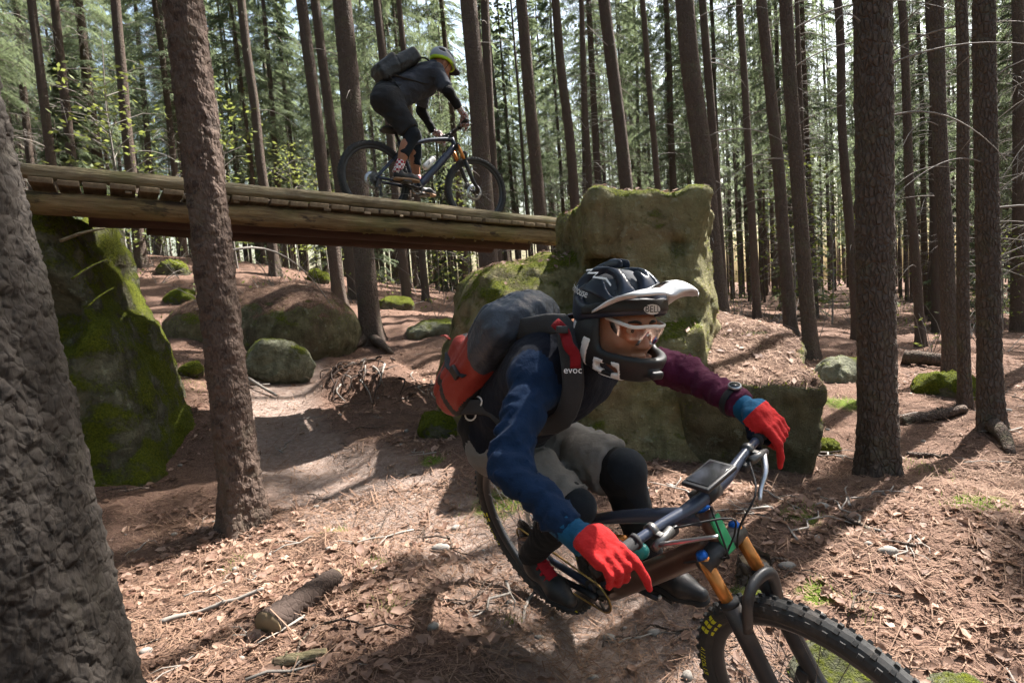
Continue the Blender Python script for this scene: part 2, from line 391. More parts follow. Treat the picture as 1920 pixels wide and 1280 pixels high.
    MAT['cutwood'] = plain('cut_wood', (.26, .185, .105), .8, var=.45, sc=14, bump=.3)
build_materials()

TEXTS = {}
def text_mesh(txt, size): v, f = TEXTS[txt]; return v*size, f
def build_texts():
    for txt in list('vittoria')+list('BITE')+['evoc', 'BELL', 'fasthouse', 'OO']:
        if txt in TEXTS: continue
        cu = bpy.data.curves.new('lettering', 'FONT'); cu.body = txt; cu.size = 1; cu.align_x = 'CENTER'; cu.align_y = 'CENTER'; cu.resolution_u = 3
        ob = bpy.data.objects.new('lettering', cu); COL.objects.link(ob); dg = bpy.context.evaluated_depsgraph_get(); dg.update()
        me = bpy.data.meshes.new_from_object(ob.evaluated_get(dg))
        TEXTS[txt] = (np.array([q.co[:] for q in me.vertices]), [tuple(p.vertices) for p in me.polygons])
        bpy.data.objects.remove(ob); bpy.data.curves.remove(cu); bpy.data.meshes.remove(me)
build_texts()

# ------------------------------------------------------------------ ground
CP = [(460,990,3.7),(250,850,4.7),(345,760,5.4),(600,770,6.0),(480,790,5.6),(540,690,7.5),(690,640,9),(800,600,10.5),(500,500,15),(600,520,17),(850,590,13),
      (1240,885,4.0),(1100,870,4.1),(1480,890,4.0),(850,800,5.2),(1650,885,3.7),(1855,830,4.3),(1810,780,5.0),(1780,690,7.2),(1520,690,7.2),(1400,600,11),(1650,650,10),
      (1900,680,7.5),(1700,620,16),(1450,590,20),(300,1280,2.0),(960,1280,1.98),(1300,1280,2.02),(1900,1280,2.05),(1600,1000,2.9),(750,900,3.9),(800,1100,2.6)]
ctl = np.array([P(*q) for q in CP] + [(.083, 2.486, -.035), (.78, 1.50, -.20), (.45, 1.95, -.09), (-.6, 1.2, .0), (1.5, 1.0, -.3), (0, -.5, -.25), (-3, 0, .1), (4, 0, -.3),
     (-8, 6, 1.0), (-12, 12, 2.6), (-10, 25, 3.2), (-25, 25, 5.0), (-3, 30, 1.6), (10, 30, .2), (14, 8, -.3), (25, 20, -1.2), (12, 50, .4), (-12, 50, 3.5), (40, 50, -1.0), (-45, 50, 5.5), (0, 80, 2), (45, 90, 0), (-45, 90, 5), (-25, 0, 1.5), (30, 0, -1)])
def _tps(d2): return .5*d2*np.log(d2+1e-9)
_K = _tps(((ctl[:, None, :2]-ctl[None, :, :2])**2).sum(-1)) + np.eye(len(ctl))*.02
_Pm = np.hstack([np.ones((len(ctl), 1)), ctl[:, :2]])
_A = np.block([[_K, _Pm], [_Pm.T, np.zeros((3, 3))]])
_W = np.linalg.solve(_A, np.concatenate([ctl[:, 2], np.zeros(3)]))
TR = np.array([P(540,660,8.3), P(540,700,7.2), P(505,755,6.1), P(520,800,5.3), P(620,880,4.3), P(720,930,3.7), P(850,985,3.25), (-.02, 2.75, 0), (.30, 2.15, 0), (.78, 1.50, 0), (1.3, .8, 0), (1.6, 0, 0)])[:, :2]
def dist_poly(x, y, L):
    d = np.full(np.shape(x), 1e9)
    for a, b in zip(L[:-1], L[1:]):
        ab = b-a; t = np.clip(((x-a[0])*ab[0]+(y-a[1])*ab[1])/(ab@ab), 0, 1)
        d = np.minimum(d, np.hypot(x-a[0]-t*ab[0], y-a[1]-t*ab[1]))
    return d
ROOTH = P(690, 735, 6.7)
def gz(x, y, fine=True):
    x = np.asarray(x, float); y = np.asarray(y, float); sh = x.shape; x = x.ravel(); y = y.ravel()
    z = np.empty(len(x))
    for s in range(0, len(x), 40000):
        q = slice(s, s+40000); d2 = (x[q, None]-ctl[None, :, 0])**2+(y[q, None]-ctl[None, :, 1])**2
        z[q] = _tps(d2)@_W[:-3]+_W[-3]+_W[-2]*x[q]+_W[-1]*y[q]
    dt = dist_poly(x, y, TR); m = 1-smooth01(.12, .42, dt)
    rough = fbm(xyz(x*1.1, y*1.1), 3)*.06 + fbm(xyz(x*4.5, y*4.5, 5), 3)*.022
    if fine: rough = rough + fbm(xyz(x*17, y*17, 9), 2)*.010
    near = np.exp(-((x-.4)**2+(y-2.0)**2)/.5)
    z = z + rough*(1-.75*m)*(1-.7*near) - .035*m + .02*np.exp(-((dt-.5)/.14)**2)
    # exposed-root hump beside the trail
    e = ((x-ROOTH[0])/.55)**2+((y-ROOTH[1]-.15)/.5)**2
    z = z + .30*np.exp(-e**2)
    return z.reshape(sh)
def g1(x, y): return float(gz(np.array([x]), np.array([y]))[0])
def build_ground():
    nx, ny = 420, 400
    xs = .3+1.0*np.sinh(np.linspace(-math.asinh(75), math.asinh(75), nx)); ys = 2.2+1.0*np.sinh(np.linspace(-math.asinh(9), math.asinh(115), ny))
    X, Y = np.meshgrid(xs, ys, indexing='ij'); Z = gz(X, Y)
    v = np.stack([X, Y, Z], -1).reshape(-1, 3); i = np.arange(nx*ny).reshape(nx, ny)
    f = np.stack([i[:-1, :-1], i[1:, :-1], i[1:, 1:], i[:-1, 1:]], -1).reshape(-1, 4)
    o = mk('ground', (v, f), MAT['ground']); o['kind'] = 'structure'
    a = o.data.attributes.new('trail', 'FLOAT', 'POINT'); a.data.foreach_set('value', (1-smooth01(.15, .72, dist_poly(v[:, 0], v[:, 1], TR))).astype(np.float32))
    b = o.data.attributes.new('moss', 'FLOAT', 'POINT')
    mo = np.zeros(len(v))
    for q, r in ((P(810,868,4.2), .12), (P(935,915,3.5), .22), (P(1060,930,3.3), .12), (P(1590,765,5.6), .3), (P(625,995,3.4), .1), (P(1500,965,3.1), .12), (P(1835,970,3.1), .16), (P(1530,1100,2.5), .1), (P(1400,1090,2.5), .12)):
        mo = np.maximum(mo, np.exp(-((v[:, 0]-q[0])**2+(v[:, 1]-q[1])**2)/(r*r)))
    b.data.foreach_set('value', mo.astype(np.float32))
    return o
GROUND = build_ground()

# ------------------------------------------------------------------ boulders
def rotz(a): c, s = math.cos(a), math.sin(a); return np.array([[c, -s, 0], [s, c, 0], [0, 0, 1.]])
def rotx(a): c, s = math.cos(a), math.sin(a); return np.array([[1., 0, 0], [0, c, -s], [0, s, c]])
def roty(a): c, s = math.cos(a), math.sin(a); return np.array([[c, 0, s], [0, 1., 0], [-s, 0, c]])
def rock(name, fn, lo, hi, h, mat, label, amp=.06, sc=2.2, group=None, cat='boulder'):
    def d(p):
        q = fn(p); st = np.array([1.0, 1.0, 2.4], np.float32)
        b1 = fbm(p*sc, 4); lay = np.abs(fbm(p*st*sc*.55+9, 3)); pit = np.clip(vnoise(p*sc*6.5+3)-.70, 0, 1)
        return q + amp*b1 + amp*.55*np.maximum(0, .22-lay)*2 + amp*.40*fbm(p*sc*4.3+5, 4, .6) + amp*.9*pit
    v, f = nets(d, lo, hi, h); o = mk(name, (v, f), mat, origin=((lo[0]+hi[0])/2, (lo[1]+hi[1])/2, lo[2])); dress(o, v, f, mat)
    return tag(o, label, cat, group)
def dress(o, v, f, mat):             # needles and leaves lying on ledges, moss pile standing on mossy faces
    r = np.random.default_rng(len(v)); a, b, c, e = (v[f[:, i]] for i in range(4)); nn = np.cross(c-a, e-b); ar = np.linalg.norm(nn, axis=1); nn = nn/(ar[:, None]+1e-12); cen = (a+b+c+e)/4
    litter = mat in (MAT['rock_litter'], MAT['rock_big']); off = o.location
    def pick(w, n): w = w*ar; w = w/w.sum(); i = r.choice(len(f), n, p=w); s_, t_ = r.random((2, n, 1)); return a[i]*(1-s_)*(1-t_)+b[i]*s_*(1-t_)+c[i]*s_*t_+e[i]*(1-s_)*t_, nn[i]
    size = float(ar.sum())*.5
    if litter:
        p, n_ = pick(smooth01(.55 if mat == MAT['rock_litter'] else .8, .85, nn[:, 2])+1e-6, int(size*(420 if mat == MAT['rock_litter'] else 60))); m = len(p)
        d = r.normal(size=(m, 3)); d -= n_*(d*n_).sum(-1, keepdims=True); d /= np.linalg.norm(d, axis=1)[:, None]; d = d+n_*r.normal(0, .2, (m, 1)); L = r.uniform(.012, .05, (m, 1)); w_ = np.cross(d, n_)*r.uniform(.0012, .003, (m, 1)); p = p+n_*.006
        q = np.stack([p-d*L-w_, p-d*L+w_, p+d*L+w_, p+d*L-w_], 1).reshape(-1, 3); tag(mk('needle_litter', (q, np.arange(len(q)).reshape(-1, 4)), MAT['straw'], o, off, smooth=False), kind='stuff')
        p, n_ = pick(smooth01(.6, .9, nn[:, 2])+1e-6, int(size*14)); m = len(p); d = r.normal(size=(m, 3)); d -= n_*(d*n_).sum(-1, keepdims=True); d /= np.linalg.norm(d, axis=1)[:, None]; w_ = np.cross(n_, d)
        L = r.uniform(.018, .036, (m, 1)); p = p+n_*.01; q = np.stack([p-d*L, p+w_*L*.5+n_*.008, p+d*L+n_*.012, p-w_*L*.5+n_*.006], 1).reshape(-1, 3); tag(mk('leaf_litter', (q, np.arange(len(q)).reshape(-1, 4)), MAT['leaf'], o, off, smooth=False), kind='stuff')
    ms = smooth01(.0, .35, nn[:, 2]*.55+1.5*fbm(cen*1.7+3, 3)*.5)+1e-6
    if mat == MAT['rock_litter']: ms = ms*(nn[:, 2] < .75)
    dens = {MAT['rock_left']: 900, MAT['rock_moss']: 2600, MAT['rock_big']: 380, MAT['rock_litter']: 500, MAT['rock_grey']: 200}[mat]
    p, n_ = pick(ms, min(16000, int(size*dens))); m = len(p); d = n_*.6+r.normal(0, .45, (m, 3))+np.array([0, 0, .25]); d /= np.linalg.norm(d, axis=1)[:, None]; w_ = np.cross(d, r.normal(size=(m, 3))); w_ /= np.linalg.norm(w_, axis=1)[:, None]; w_ *= r.uniform(.002, .005, (m, 1)); h_ = r.uniform(.008, .024, (m, 1)); p = p-n_*.004
    q = np.stack([p-w_, p+w_, p+d*h_], 1).reshape(-1, 3); tag(mk('moss_pile', (q, np.arange(len(q)).reshape(-1, 3)), MAT['moss_tuft'], o, off, smooth=False), kind='stuff')
def build_rocks():
    def big(p):
        a = sd_box(p, (1.085, 4.85, .83), (.555, .62, 1.15), rotz(.10)@roty(.02), .07)
        nk = smax(a, (p@np.array([.55, 0, .84], np.float32))-2.44, .07)                 # chamfered top right corner
        c = sd_box(p, (1.10, 4.80, .2), (.66, .70, .80), rotz(.05), .16)                # heavier foot
        notch = sd_box(p, (.52, 4.2, 1.50), (.30, .30, .035), rotz(.1)@roty(.06), .03)  # ledge line under the cap
        l = sd_box(p, (.22, 5.2, .70), (.62, .62, .88), rotz(.25)@roty(-.10), .30)      # mossy shelf that carries the bridge
        l2 = sd_ell(p, (.05, 4.85, .85), (.55, .45, .62)); l3 = sd_ell(p, (-.25, 5.3, .3), (.5, .6, .8))
        q = smin(nk, c, .15); q = smax(q, ((p-np.array([1.43, 4.25, 0], np.float32))@np.array([.88, -.47, 0], np.float32)), .05); q = smax(q, -notch, .05); q = smin(q, smin(smin(l, l2, .15), l3, .2), .06)
        return smax(q, -sd_ell(p, (1.25, 4.2, 1.57), (.07, .12, .09)), .04)
    rock('sandstone_boulder', big, (-1.0, 3.7, -.4), (2.1, 6.3, 2.25), .027, MAT['rock_big'], 'tall olive sandstone boulder with a flat capped top behind the blue-sleeved rider', .055, 2.6)
    def low(p):
        a = sd_box(p, (1.78, 4.72, .32), (.47, .78, .53), rotz(-.30)@rotx(.30)@roty(.10), .12)
        return smax(a, (p@np.array([.33, -.12, .93], np.float32))-.93, .08)
    rock('littered_boulder', low, (1.1, 3.5, -.3), (2.9, 6.0, 1.25), .026, MAT['rock_litter'], 'low boulder with needle-strewn sloping top and mossy edge beside the tall boulder', .05, 2.6)
    def left(p):
        a = sd_box(p, (-3.75, 4.85, 1.0), (.62, .80, 1.15), rotz(.25)@roty(-.26), .14)
        b = sd_box(p, (-3.40, 4.75, .55), (.50, .62, .75), rotz(.1)@roty(-.30), .18)
        c = sd_ell(p, (-3.9, 4.3, .5), (.6, .55, .8))
        dent = sd_ell(p, (-3.25, 4.05, 1.35), (.33, .30, .34))
        return smax(smin(smin(a, b, .1), c, .2), -dent, .06)
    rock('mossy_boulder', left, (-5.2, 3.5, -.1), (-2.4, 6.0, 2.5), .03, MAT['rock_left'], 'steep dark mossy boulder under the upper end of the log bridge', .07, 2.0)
    c = P(545, 600, 8.2)
    def mid(p): return smax(smin(sd_ell(p, c+np.array([0, .4, -.25]), (.82, .85, .72)), smin(sd_ell(p, c+np.array([-.55, .6, -.12]), (.80, .8, .60)), sd_ell(p, c+np.array([-1.35, .8, -.18]), (.85, .8, .62)), .2), .2), -(p[:, 2]-c[2]+1.0), .1)
    rock('domed_boulder', mid, c-np.array([2.4, .8, 1.]), c+np.array([1.2, 1.8, .85]), .035, MAT['rock_litter'], 'rounded needle-covered boulder with moss skirt above the trail bend', .05, 2.2)
    c2 = P(508, 672, 6.9)
    def st(p): return smin(sd_ell(p, c2+np.array([.05, .2, -.1]), (.38, .30, .29), rotz(.3)@roty(.3)), sd_box(p, c2+np.array([-.08, .15, -.02]), (.22, .2, .22), rotz(.5)@roty(.4), .08), .1)
    rock('lichen_stone', st, c2-np.array([.55, .4, .5]), c2+np.array([.6, .65, .4]), .022, MAT['rock_grey'], 'grey lichened stone in front of the domed boulder', .045, 4)
    small = [('mossy_stone', 832, 782, 5.0, .24, .16, 'rock_moss', 'flat mossy stone half buried behind the backpack'),
             ('flat_stone', 808, 616, 9.6, .42, .16, 'rock_grey', 'flat green-grey stone right of the rooted spruce, above the trail bank'),
             ('pale_stone', 1575, 712, 6.6, .30, .22, 'rock_grey', 'pale grey-green stone behind the low littered boulder'),
             ('moss_stone', 1765, 748, 5.9, .27, .19, 'rock_moss', 'bright yellow-green moss cushion stone between the spruces'),
             ('moss_stone', 1546, 825, 4.4, .11, .075, 'rock_moss', 'small moss-topped stone near the sturdy spruce trunk'),
             ('moss_stone', 332, 526, 10.5, .32, .20, 'rock_moss', 'moss-capped stone seen just left of the near trunk under the bridge'),
             ('dark_stone', 325, 508, 12.5, .35, .25, 'rock_left', 'dark rounded stone behind the moss-capped one under the bridge'),
             ('moss_stone', 597, 535, 14.5, .30, .25, 'rock_moss', 'moss-covered stone behind the domed boulder'),
             ('dark_stone', 742, 572, 12.2, .38, .22, 'rock_left', 'dark stone between thin spruces behind the rooted spruce'),
             ('trail_rock', 1800, 1250, 2.02, .12, .05, 'rock_grey', 'flat pale rock in the lower corner below the spruce stand'),
             ('trail_rock', 1560, 1235, 2.08, .16, .05, 'rock_grey', 'flat greenish rock behind the front tyre'),
             ('trail_rock', 1395, 1140, 2.4, .10, .05, 'rock_grey', 'small green-grey rock seen through the front fork'),
             ('mossy_stone', 357, 690, 6.4, .16, .10, 'rock_moss', 'small mossy stone at the foot of the steep boulder')]
    for nm, px, py, d, rx, rz, m, lb in small:
        c = P(px, py, d); c[2] = g1(c[0], c[1])+rz*.25; M = rotz(random.uniform(-.6, .6))@roty(random.uniform(-.15, .15))
        fn = lambda p, c=c, M=M: smin(sd_ell(p, c, (rx, rx*.75, rz), M), sd_box(p, c+np.array([rx*.2, 0, -rz*.1]), (rx*.6, rx*.5, rz*.75), M, rz*.4), rx*.2)
        hh = np.array([rx*1.35, rx*1.2, rz*1.7]); rock(nm, fn, c-hh, c+hh, max(rx/14, .008), MAT[m], lb, rx*.16, 1.2/rx, cat='rock')
build_rocks()

# ------------------------------------------------------------------ log bridge
def build_bridge():
    L0 = P(52, 330, 3.84); R0 = P(1075, 424, 6.46)         # near edge of the deck, top of the planks
    D = R0-L0; LEN = np.linalg.norm(D); D /= LEN
    side = nrm(np.array([-D[1], D[0], 0])); up = np.cross(D, side); W = 1.20
    root = empty('log_bridge', L0-np.array([0, 0, .3]), 'weathered log footbridge spanning from the mossy boulder to the tall boulder', 'bridge')
    off = root.location
    M = np.eye(4); M[:3, 0] = D; M[:3, 1] = side; M[:3, 2] = up; M[:3, 3] = L0
    def part(nm, vf, mat, par=None):
        o = link(nm, mesh_of(nm, vf[0], vf[1]), mat, par or root); return o
    Mb = Matrix(M.tolist())
    root.matrix_world = Mb
    def log(nm, x0, x1, y, z, r, mat, wob, seed, seg=20):
        n = 60; s = np.linspace(x0, x1, n); k = np.stack([s, y+wob*fbm(xyz(s*.5, s*0+seed), 2), z+wob*fbm(xyz(s*.5, s*0+seed+9), 2)], -1)
        v, f = tube(k, r*(1+.05*fbm(xyz(s*.9, s*0, seed), 2)), seg)
        d = v-np.repeat(k, seg, 0)
        v = v+d*(.10*fbm(v*np.array([2.5, 16, 16]), 3)-.10*np.maximum(0, .16-np.abs(fbm(v*np.array([.9, 13, 13])+4, 2)))/.16)[:, None]
        return part(nm, (v, f), mat)
    rl = log('edge_rail', -.05, LEN+.3, .07, .050, .052, MAT['log'], .012, 3)
    log('edge_rail', .0, LEN+.3, W-.1, .055, .055, MAT['log'], .012, 8)
    b1 = log('beam', -.02, LEN+.1, .09, -.138, .080, MAT['beam'], .012, 21)
    b2 = log('beam', .7, LEN-.4, W-.12, -.138, .080, MAT['redbeam'], .012, 33)
    log('beam', .3, LEN-.2, W*.5, -.134, .080, MAT['redbeam'], .01, 41)
    x = 0.0; i = 0
    while x < LEN+.05:
        wd = random.uniform(.13, .17); h = .019
        v, f = boxm((wd/2-.006, W/2, 0), (wd/2-.006, W/2+random.uniform(-.02, .025), h), None, .004)
        o = part('plank', (v, f), MAT['plank']); o.location = (x, random.uniform(-.012, .012), -.0225+random.uniform(-.004, .004)); o.rotation_euler = (random.uniform(-.006, .006), 0, random.uniform(-.012, .012))
        x += wd+random.uniform(.0, .012); i += 1
    # short branch stubs and splinters under the planks
    for k in range(26):
        s = random.uniform(.3, LEN-.2); a = random.uniform(-2.2, -.7)
        c = np.array([s, .09, -.138]); d = np.array([random.uniform(-.5, .5), math.cos(a)*1.0-.6, math.sin(a)]); d = nrm(d)
        part('branch_stub', tube([c+d*.07, c+d*.088], [.016, .011], 7), MAT['plank'] if k % 3 == 0 else MAT['beam'], b1)
    for s in (.55, .9, 1.25, 1.95, 2.3, 2.62, 2.95):
        part('splinter', boxm((s, -.008, -.052), (random.uniform(.012, .03), .006, .011), rotx(random.uniform(-.4, .4)), .002), MAT['plank'], b1)
    return root
build_bridge()

# ------------------------------------------------------------------ trees
def branch_pts(L, rise, droop, n=7, bend=0.):
    s = np.linspace(0, 1, n); return np.stack([L*s, bend*L*s*s, L*(rise*s-droop*s*s)], -1)
def dead_mesh(seed, n, z0, z1, L, seg=4):
    r = random.Random(seed); parts = []
    for k in range(n):
        z = r.uniform(z0, z1); l = r.uniform(.35, 1)*L; a = r.uniform(0, 6.283)
        p = branch_pts(l, r.uniform(.05, .45), r.uniform(.25, .75), 6, r.uniform(-.2, .2))@rotz(a).T+np.array([0, 0, z])
        parts.append(tube(p, np.linspace(.011, .003, 6), seg, cap=False))
        for q in range(r.randint(0, 3)):
            i = r.randint(1, 4); d = nrm(p[i+1]-p[i])*r.uniform(.12, .35)*l; d = rotz(r.choice((-1, 1))*r.uniform(.4, .9))@d; d[2] -= .08
            parts.append(tube([p[i], p[i]+d*.6, p[i]+d+np.array([0, 0, -.05])], [.006, .004, .002], 3, cap=False))
    return join(parts)
def crown_mesh(seed, z0, z1, L, whorl=.34, per=5, m=9, low=.35):
    """needle sprays hanging from drooping whorled branches"""
    r = np.random.default_rng(seed); zs = []; z = z0
    while z < z1-.3: zs += [z]*per; z += whorl*r.uniform(.8, 1.2)
    zs = np.array(zs); u = (zs-z0)/(z1-z0); k = r.random(len(zs)) < np.minimum(1., low+u*5); zs = zs[k]; u = u[k]; n = len(zs)
    l = L*(1-u)**.75*np.minimum(1, .55+u*4)*r.uniform(.65, 1.1, n); a = r.uniform(0, 6.283, n); s_ = np.linspace(0, 1, 12)[None]
    rise = (r.uniform(0, .25, n)+.25*u)[:, None]; droop = r.uniform(.3, .6, n)[:, None]; bend = r.uniform(-.15, .15, n)[:, None]
    x = l[:, None]*s_; y = bend*l[:, None]*s_**2; zz = l[:, None]*(rise*s_-droop*s_**2)+(zs+r.uniform(-.15, .15, n))[:, None]
    ca, sa = np.cos(a)[:, None], np.sin(a)[:, None]; p = np.stack([ca*x-sa*y, sa*x+ca*y, zz], -1)
    d0 = p[:, 3:]-p[:, 2:-1]; d0 /= np.linalg.norm(d0, axis=-1, keepdims=True); up = np.array([0, 0, 1.])
    sv = np.cross(d0, up); sv /= np.linalg.norm(sv, axis=-1, keepdims=True)+1e-9
    sg = np.array([-1., 1.])[None, None, :, None]; d = d0[:, :, None]*.75+sv[:, :, None]*sg; d = d+up*r.uniform(-.75, -.1, d.shape[:3])[..., None]
    d /= np.linalg.norm(d, axis=-1, keepdims=True); tl = (l[:, None]*.34*(1-.45*np.arange(3, 12)/12)[None])[:, :, None]*r.uniform(.6, 1.2, d.shape[:3])
    w_ = np.cross(d, up); w_ /= np.linalg.norm(w_, axis=-1, keepdims=True)+1e-9
    q = (np.arange(m)/m)[None, None, None, :, None]; tt = tl[..., None, None]
    c = p[:, 3:][:, :, None, None]+d[..., None, :]*tt*(q+.03)-up*.10*tt*q*q; s2 = np.where(np.arange(m) % 2, 1., -1.)[None, None, None, :, None]
    wd = .062*r.uniform(.7, 1.5, c.shape[:4])[..., None]; tip = c+d[..., None, :]*.10+w_[..., None, :]*s2*wd+up*r.uniform(-.06, .02, c.shape[:4])[..., None]
    T = np.stack([c-d[..., None, :]*.012, c+d[..., None, :]*.032, tip], -2).reshape(-1, 3)
    return T, np.arange(len(T)).reshape(-1, 3)
def trunk_mesh(axis, H, r0, seg, n, bumps=0., flare=.35, seed=0, roots=0, top=.12, zd=None, pitch=.03, face=None):
    """axis: unit direction. zd: height up to which rings are dense. bumps: depth of the bark plates. face: bearing that gets the finest mesh"""
    if zd: s = np.concatenate([np.linspace(-.3, zd, n), zd+(H-zd)*np.linspace(0, 1, 16)[1:]**1.3])
    else: s = np.linspace(0, 1, n)**1.25*H-.25
    n = len(s); a = np.arange(seg)*2*np.pi/seg
    if face is not None: a = a+face; a = a-.72*np.sin(a-face)
    A, Sg = np.meshgrid(a, s)
    rad = r0*(1-(1-top)*np.clip(Sg/H, 0, 1)**1.1)
    fl = flare*np.exp(-np.clip(Sg+.05, 0, None)/.22); rt = (.5+.5*np.cos(A*roots+seed))**2 if roots else .6
    rad = rad*(1+fl*(.35+rt)); ring = np.stack([np.cos(A), np.sin(A), Sg], -1)
    rad = rad*(1+.022*fbm(ring*np.array([1.3, 1.3, 1.1])+np.array([0, 0, seed]), 3))
    plate = None
    if bumps:
        q3 = ring*np.array([r0, r0, 1]); fq = 1/pitch
        def flakes(q, sharp):            # noise cut into steps: thin scales lying over one another
            n_ = fbm(q, 3, .45)*2.6+8; k_ = np.floor(n_); return k_-8+smooth01(0, sharp, n_-k_), _hash(k_.astype(int), np.floor(q[..., 2]*.7).astype(int), np.floor(q[..., 0]*.7).astype(int))
        t1, id1 = flakes(q3*np.array([1, 1, .85])*fq*.62, .22); t2, id2 = flakes(q3*np.array([1, 1, .9])*fq*1.5+31, .3)
        big = fbm(q3*np.array([7, 7, 3])+seed, 3)
        rad = rad+bumps*(.55*t1+.30*t2+.25*big)+bumps*.25*fbm(q3*np.array([110, 110, 80]), 2); plate = (.6*id1+.4*id2).ravel()
    axv = np.asarray(axis, float); wob = .011*np.stack([fbm(xyz(s*.35, s*0+seed), 2), fbm(xyz(s*.35, s*0+seed+7), 2), s*0], -1)*np.clip(s, 0, 4)[:, None]
    c = s[:, None]*axv[None]/axv[2]+wob
    v = c[:, None]+rad[..., None]*np.stack([np.cos(A), np.sin(A), 0*A], -1)
    i = np.arange(n*seg).reshape(n, seg); j = np.roll(i, -1, 1)
    f = np.stack([i[:-1], j[:-1], j[1:], i[1:]], -1).reshape(-1, 4)
    return v.reshape(-1, 3), f, plate
def trunk_data(*a, **k):
    v, f, pl = trunk_mesh(*a, **k); me = mesh_of('trunk', v, f)
    if pl is not None: me.attributes.new('plate', 'FLOAT', 'POINT').data.foreach_set('value', pl.astype(np.float32))
    return me
CROWNS = [mesh_of('crown', *crown_mesh(11+k, z0, z1, L), smooth=False) for k, (z0, z1, L) in enumerate(((5.0, 21, 1.9), (6.5, 22, 2.1), (4.0, 19, 1.7)))]
for m in CROWNS: m.materials.append(MAT['needle'])
HICROWN = [mesh_of('crown', *crown_mesh(31+k, 12.5, 22, 1.55, .46, 4, 7), smooth=False) for k in range(2)]
for m in HICROWN: m.materials.append(MAT['needle'])
DEADS = [mesh_of('dead_branches', *dead_mesh(50+k, 120, 1.4, 10, 1.7, 3)) for k in range(3)]
for m in DEADS: m.materials.append(MAT['dead'])
NEARB = [mesh_of('dead_branch', *tube(branch_pts(l, ri, dr, 12, bd), np.linspace(.009, .0022, 12), 5, cap=False)) for l, ri, dr, bd in ((1.0, .45, .75, .1), (1.3, .35, .6, -.15), (.7, .3, .2, .2), (.45, .1, .35, 0), (.9, .15, .6, .25))]
for m in NEARB: m.materials.append(MAT['dead'])
PLACED = []
def axis_from(px0, py0, pxm, pym, d):    # trunk axis through two photograph points, upright in depth
    a = P(pxm, pym, d); u = P(px0, py0, 1.0)-cC; b = cC+u*(a[1]/u[1]); ax = b-a; return a, ax/np.linalg.norm(ax)
def near_tree(name, px0, pxm, pym, d, wpx, label, base_known=True, seg=56, bumps=.0, H=21., roots=5, flare=.5, mat='bark', crown=True, nb=8, zmax=None, pitch=.03, n=140, py0=0, group='spruces standing near the trail'):
    a, ax = axis_from(px0, py0, pxm, pym, d)
    for _ in range(8):                   # slide down the axis to the ground
        a = a-ax*((a[2]-g1(a[0], a[1]))/ax[2])*.8
    r0 = wpx/2/FPX*d*(.90 if d > 5 else 1.0)/math.sqrt(1+((pxm-960)/FPX)**2)
    root = empty(name, a, label, 'tree', group); PLACED.append((a[0], a[1]))
    link('trunk', trunk_data(ax, H, r0, seg, n, bumps, flare, len(PLACED)*3.1, roots, zd=zmax, pitch=pitch, face=math.atan2(-a[1], -a[0]) if bumps else None), MAT[mat], root)
    if crown:
        c = link('crown', random.choice(HICROWN), None, root); sc = min(1.15, r0/.112); c.scale = (sc, sc, H/21); c.rotation_euler = (0, 0, random.uniform(0, 6.28)); c.location = Vector(ax*0+np.array([ax[0]/ax[2]*14, ax[1]/ax[2]*14, 0]))
    for k in range(nb):
        z = random.uniform(1.2, 6.5); o = link('dead_branch', random.choice(NEARB), None, root)
        o.location = Vector(ax/ax[2]*z); s = random.uniform(.6, 1.3); o.scale = (s, s, s); o.rotation_euler = (0, 0, random.uniform(0, 6.283))
    return root
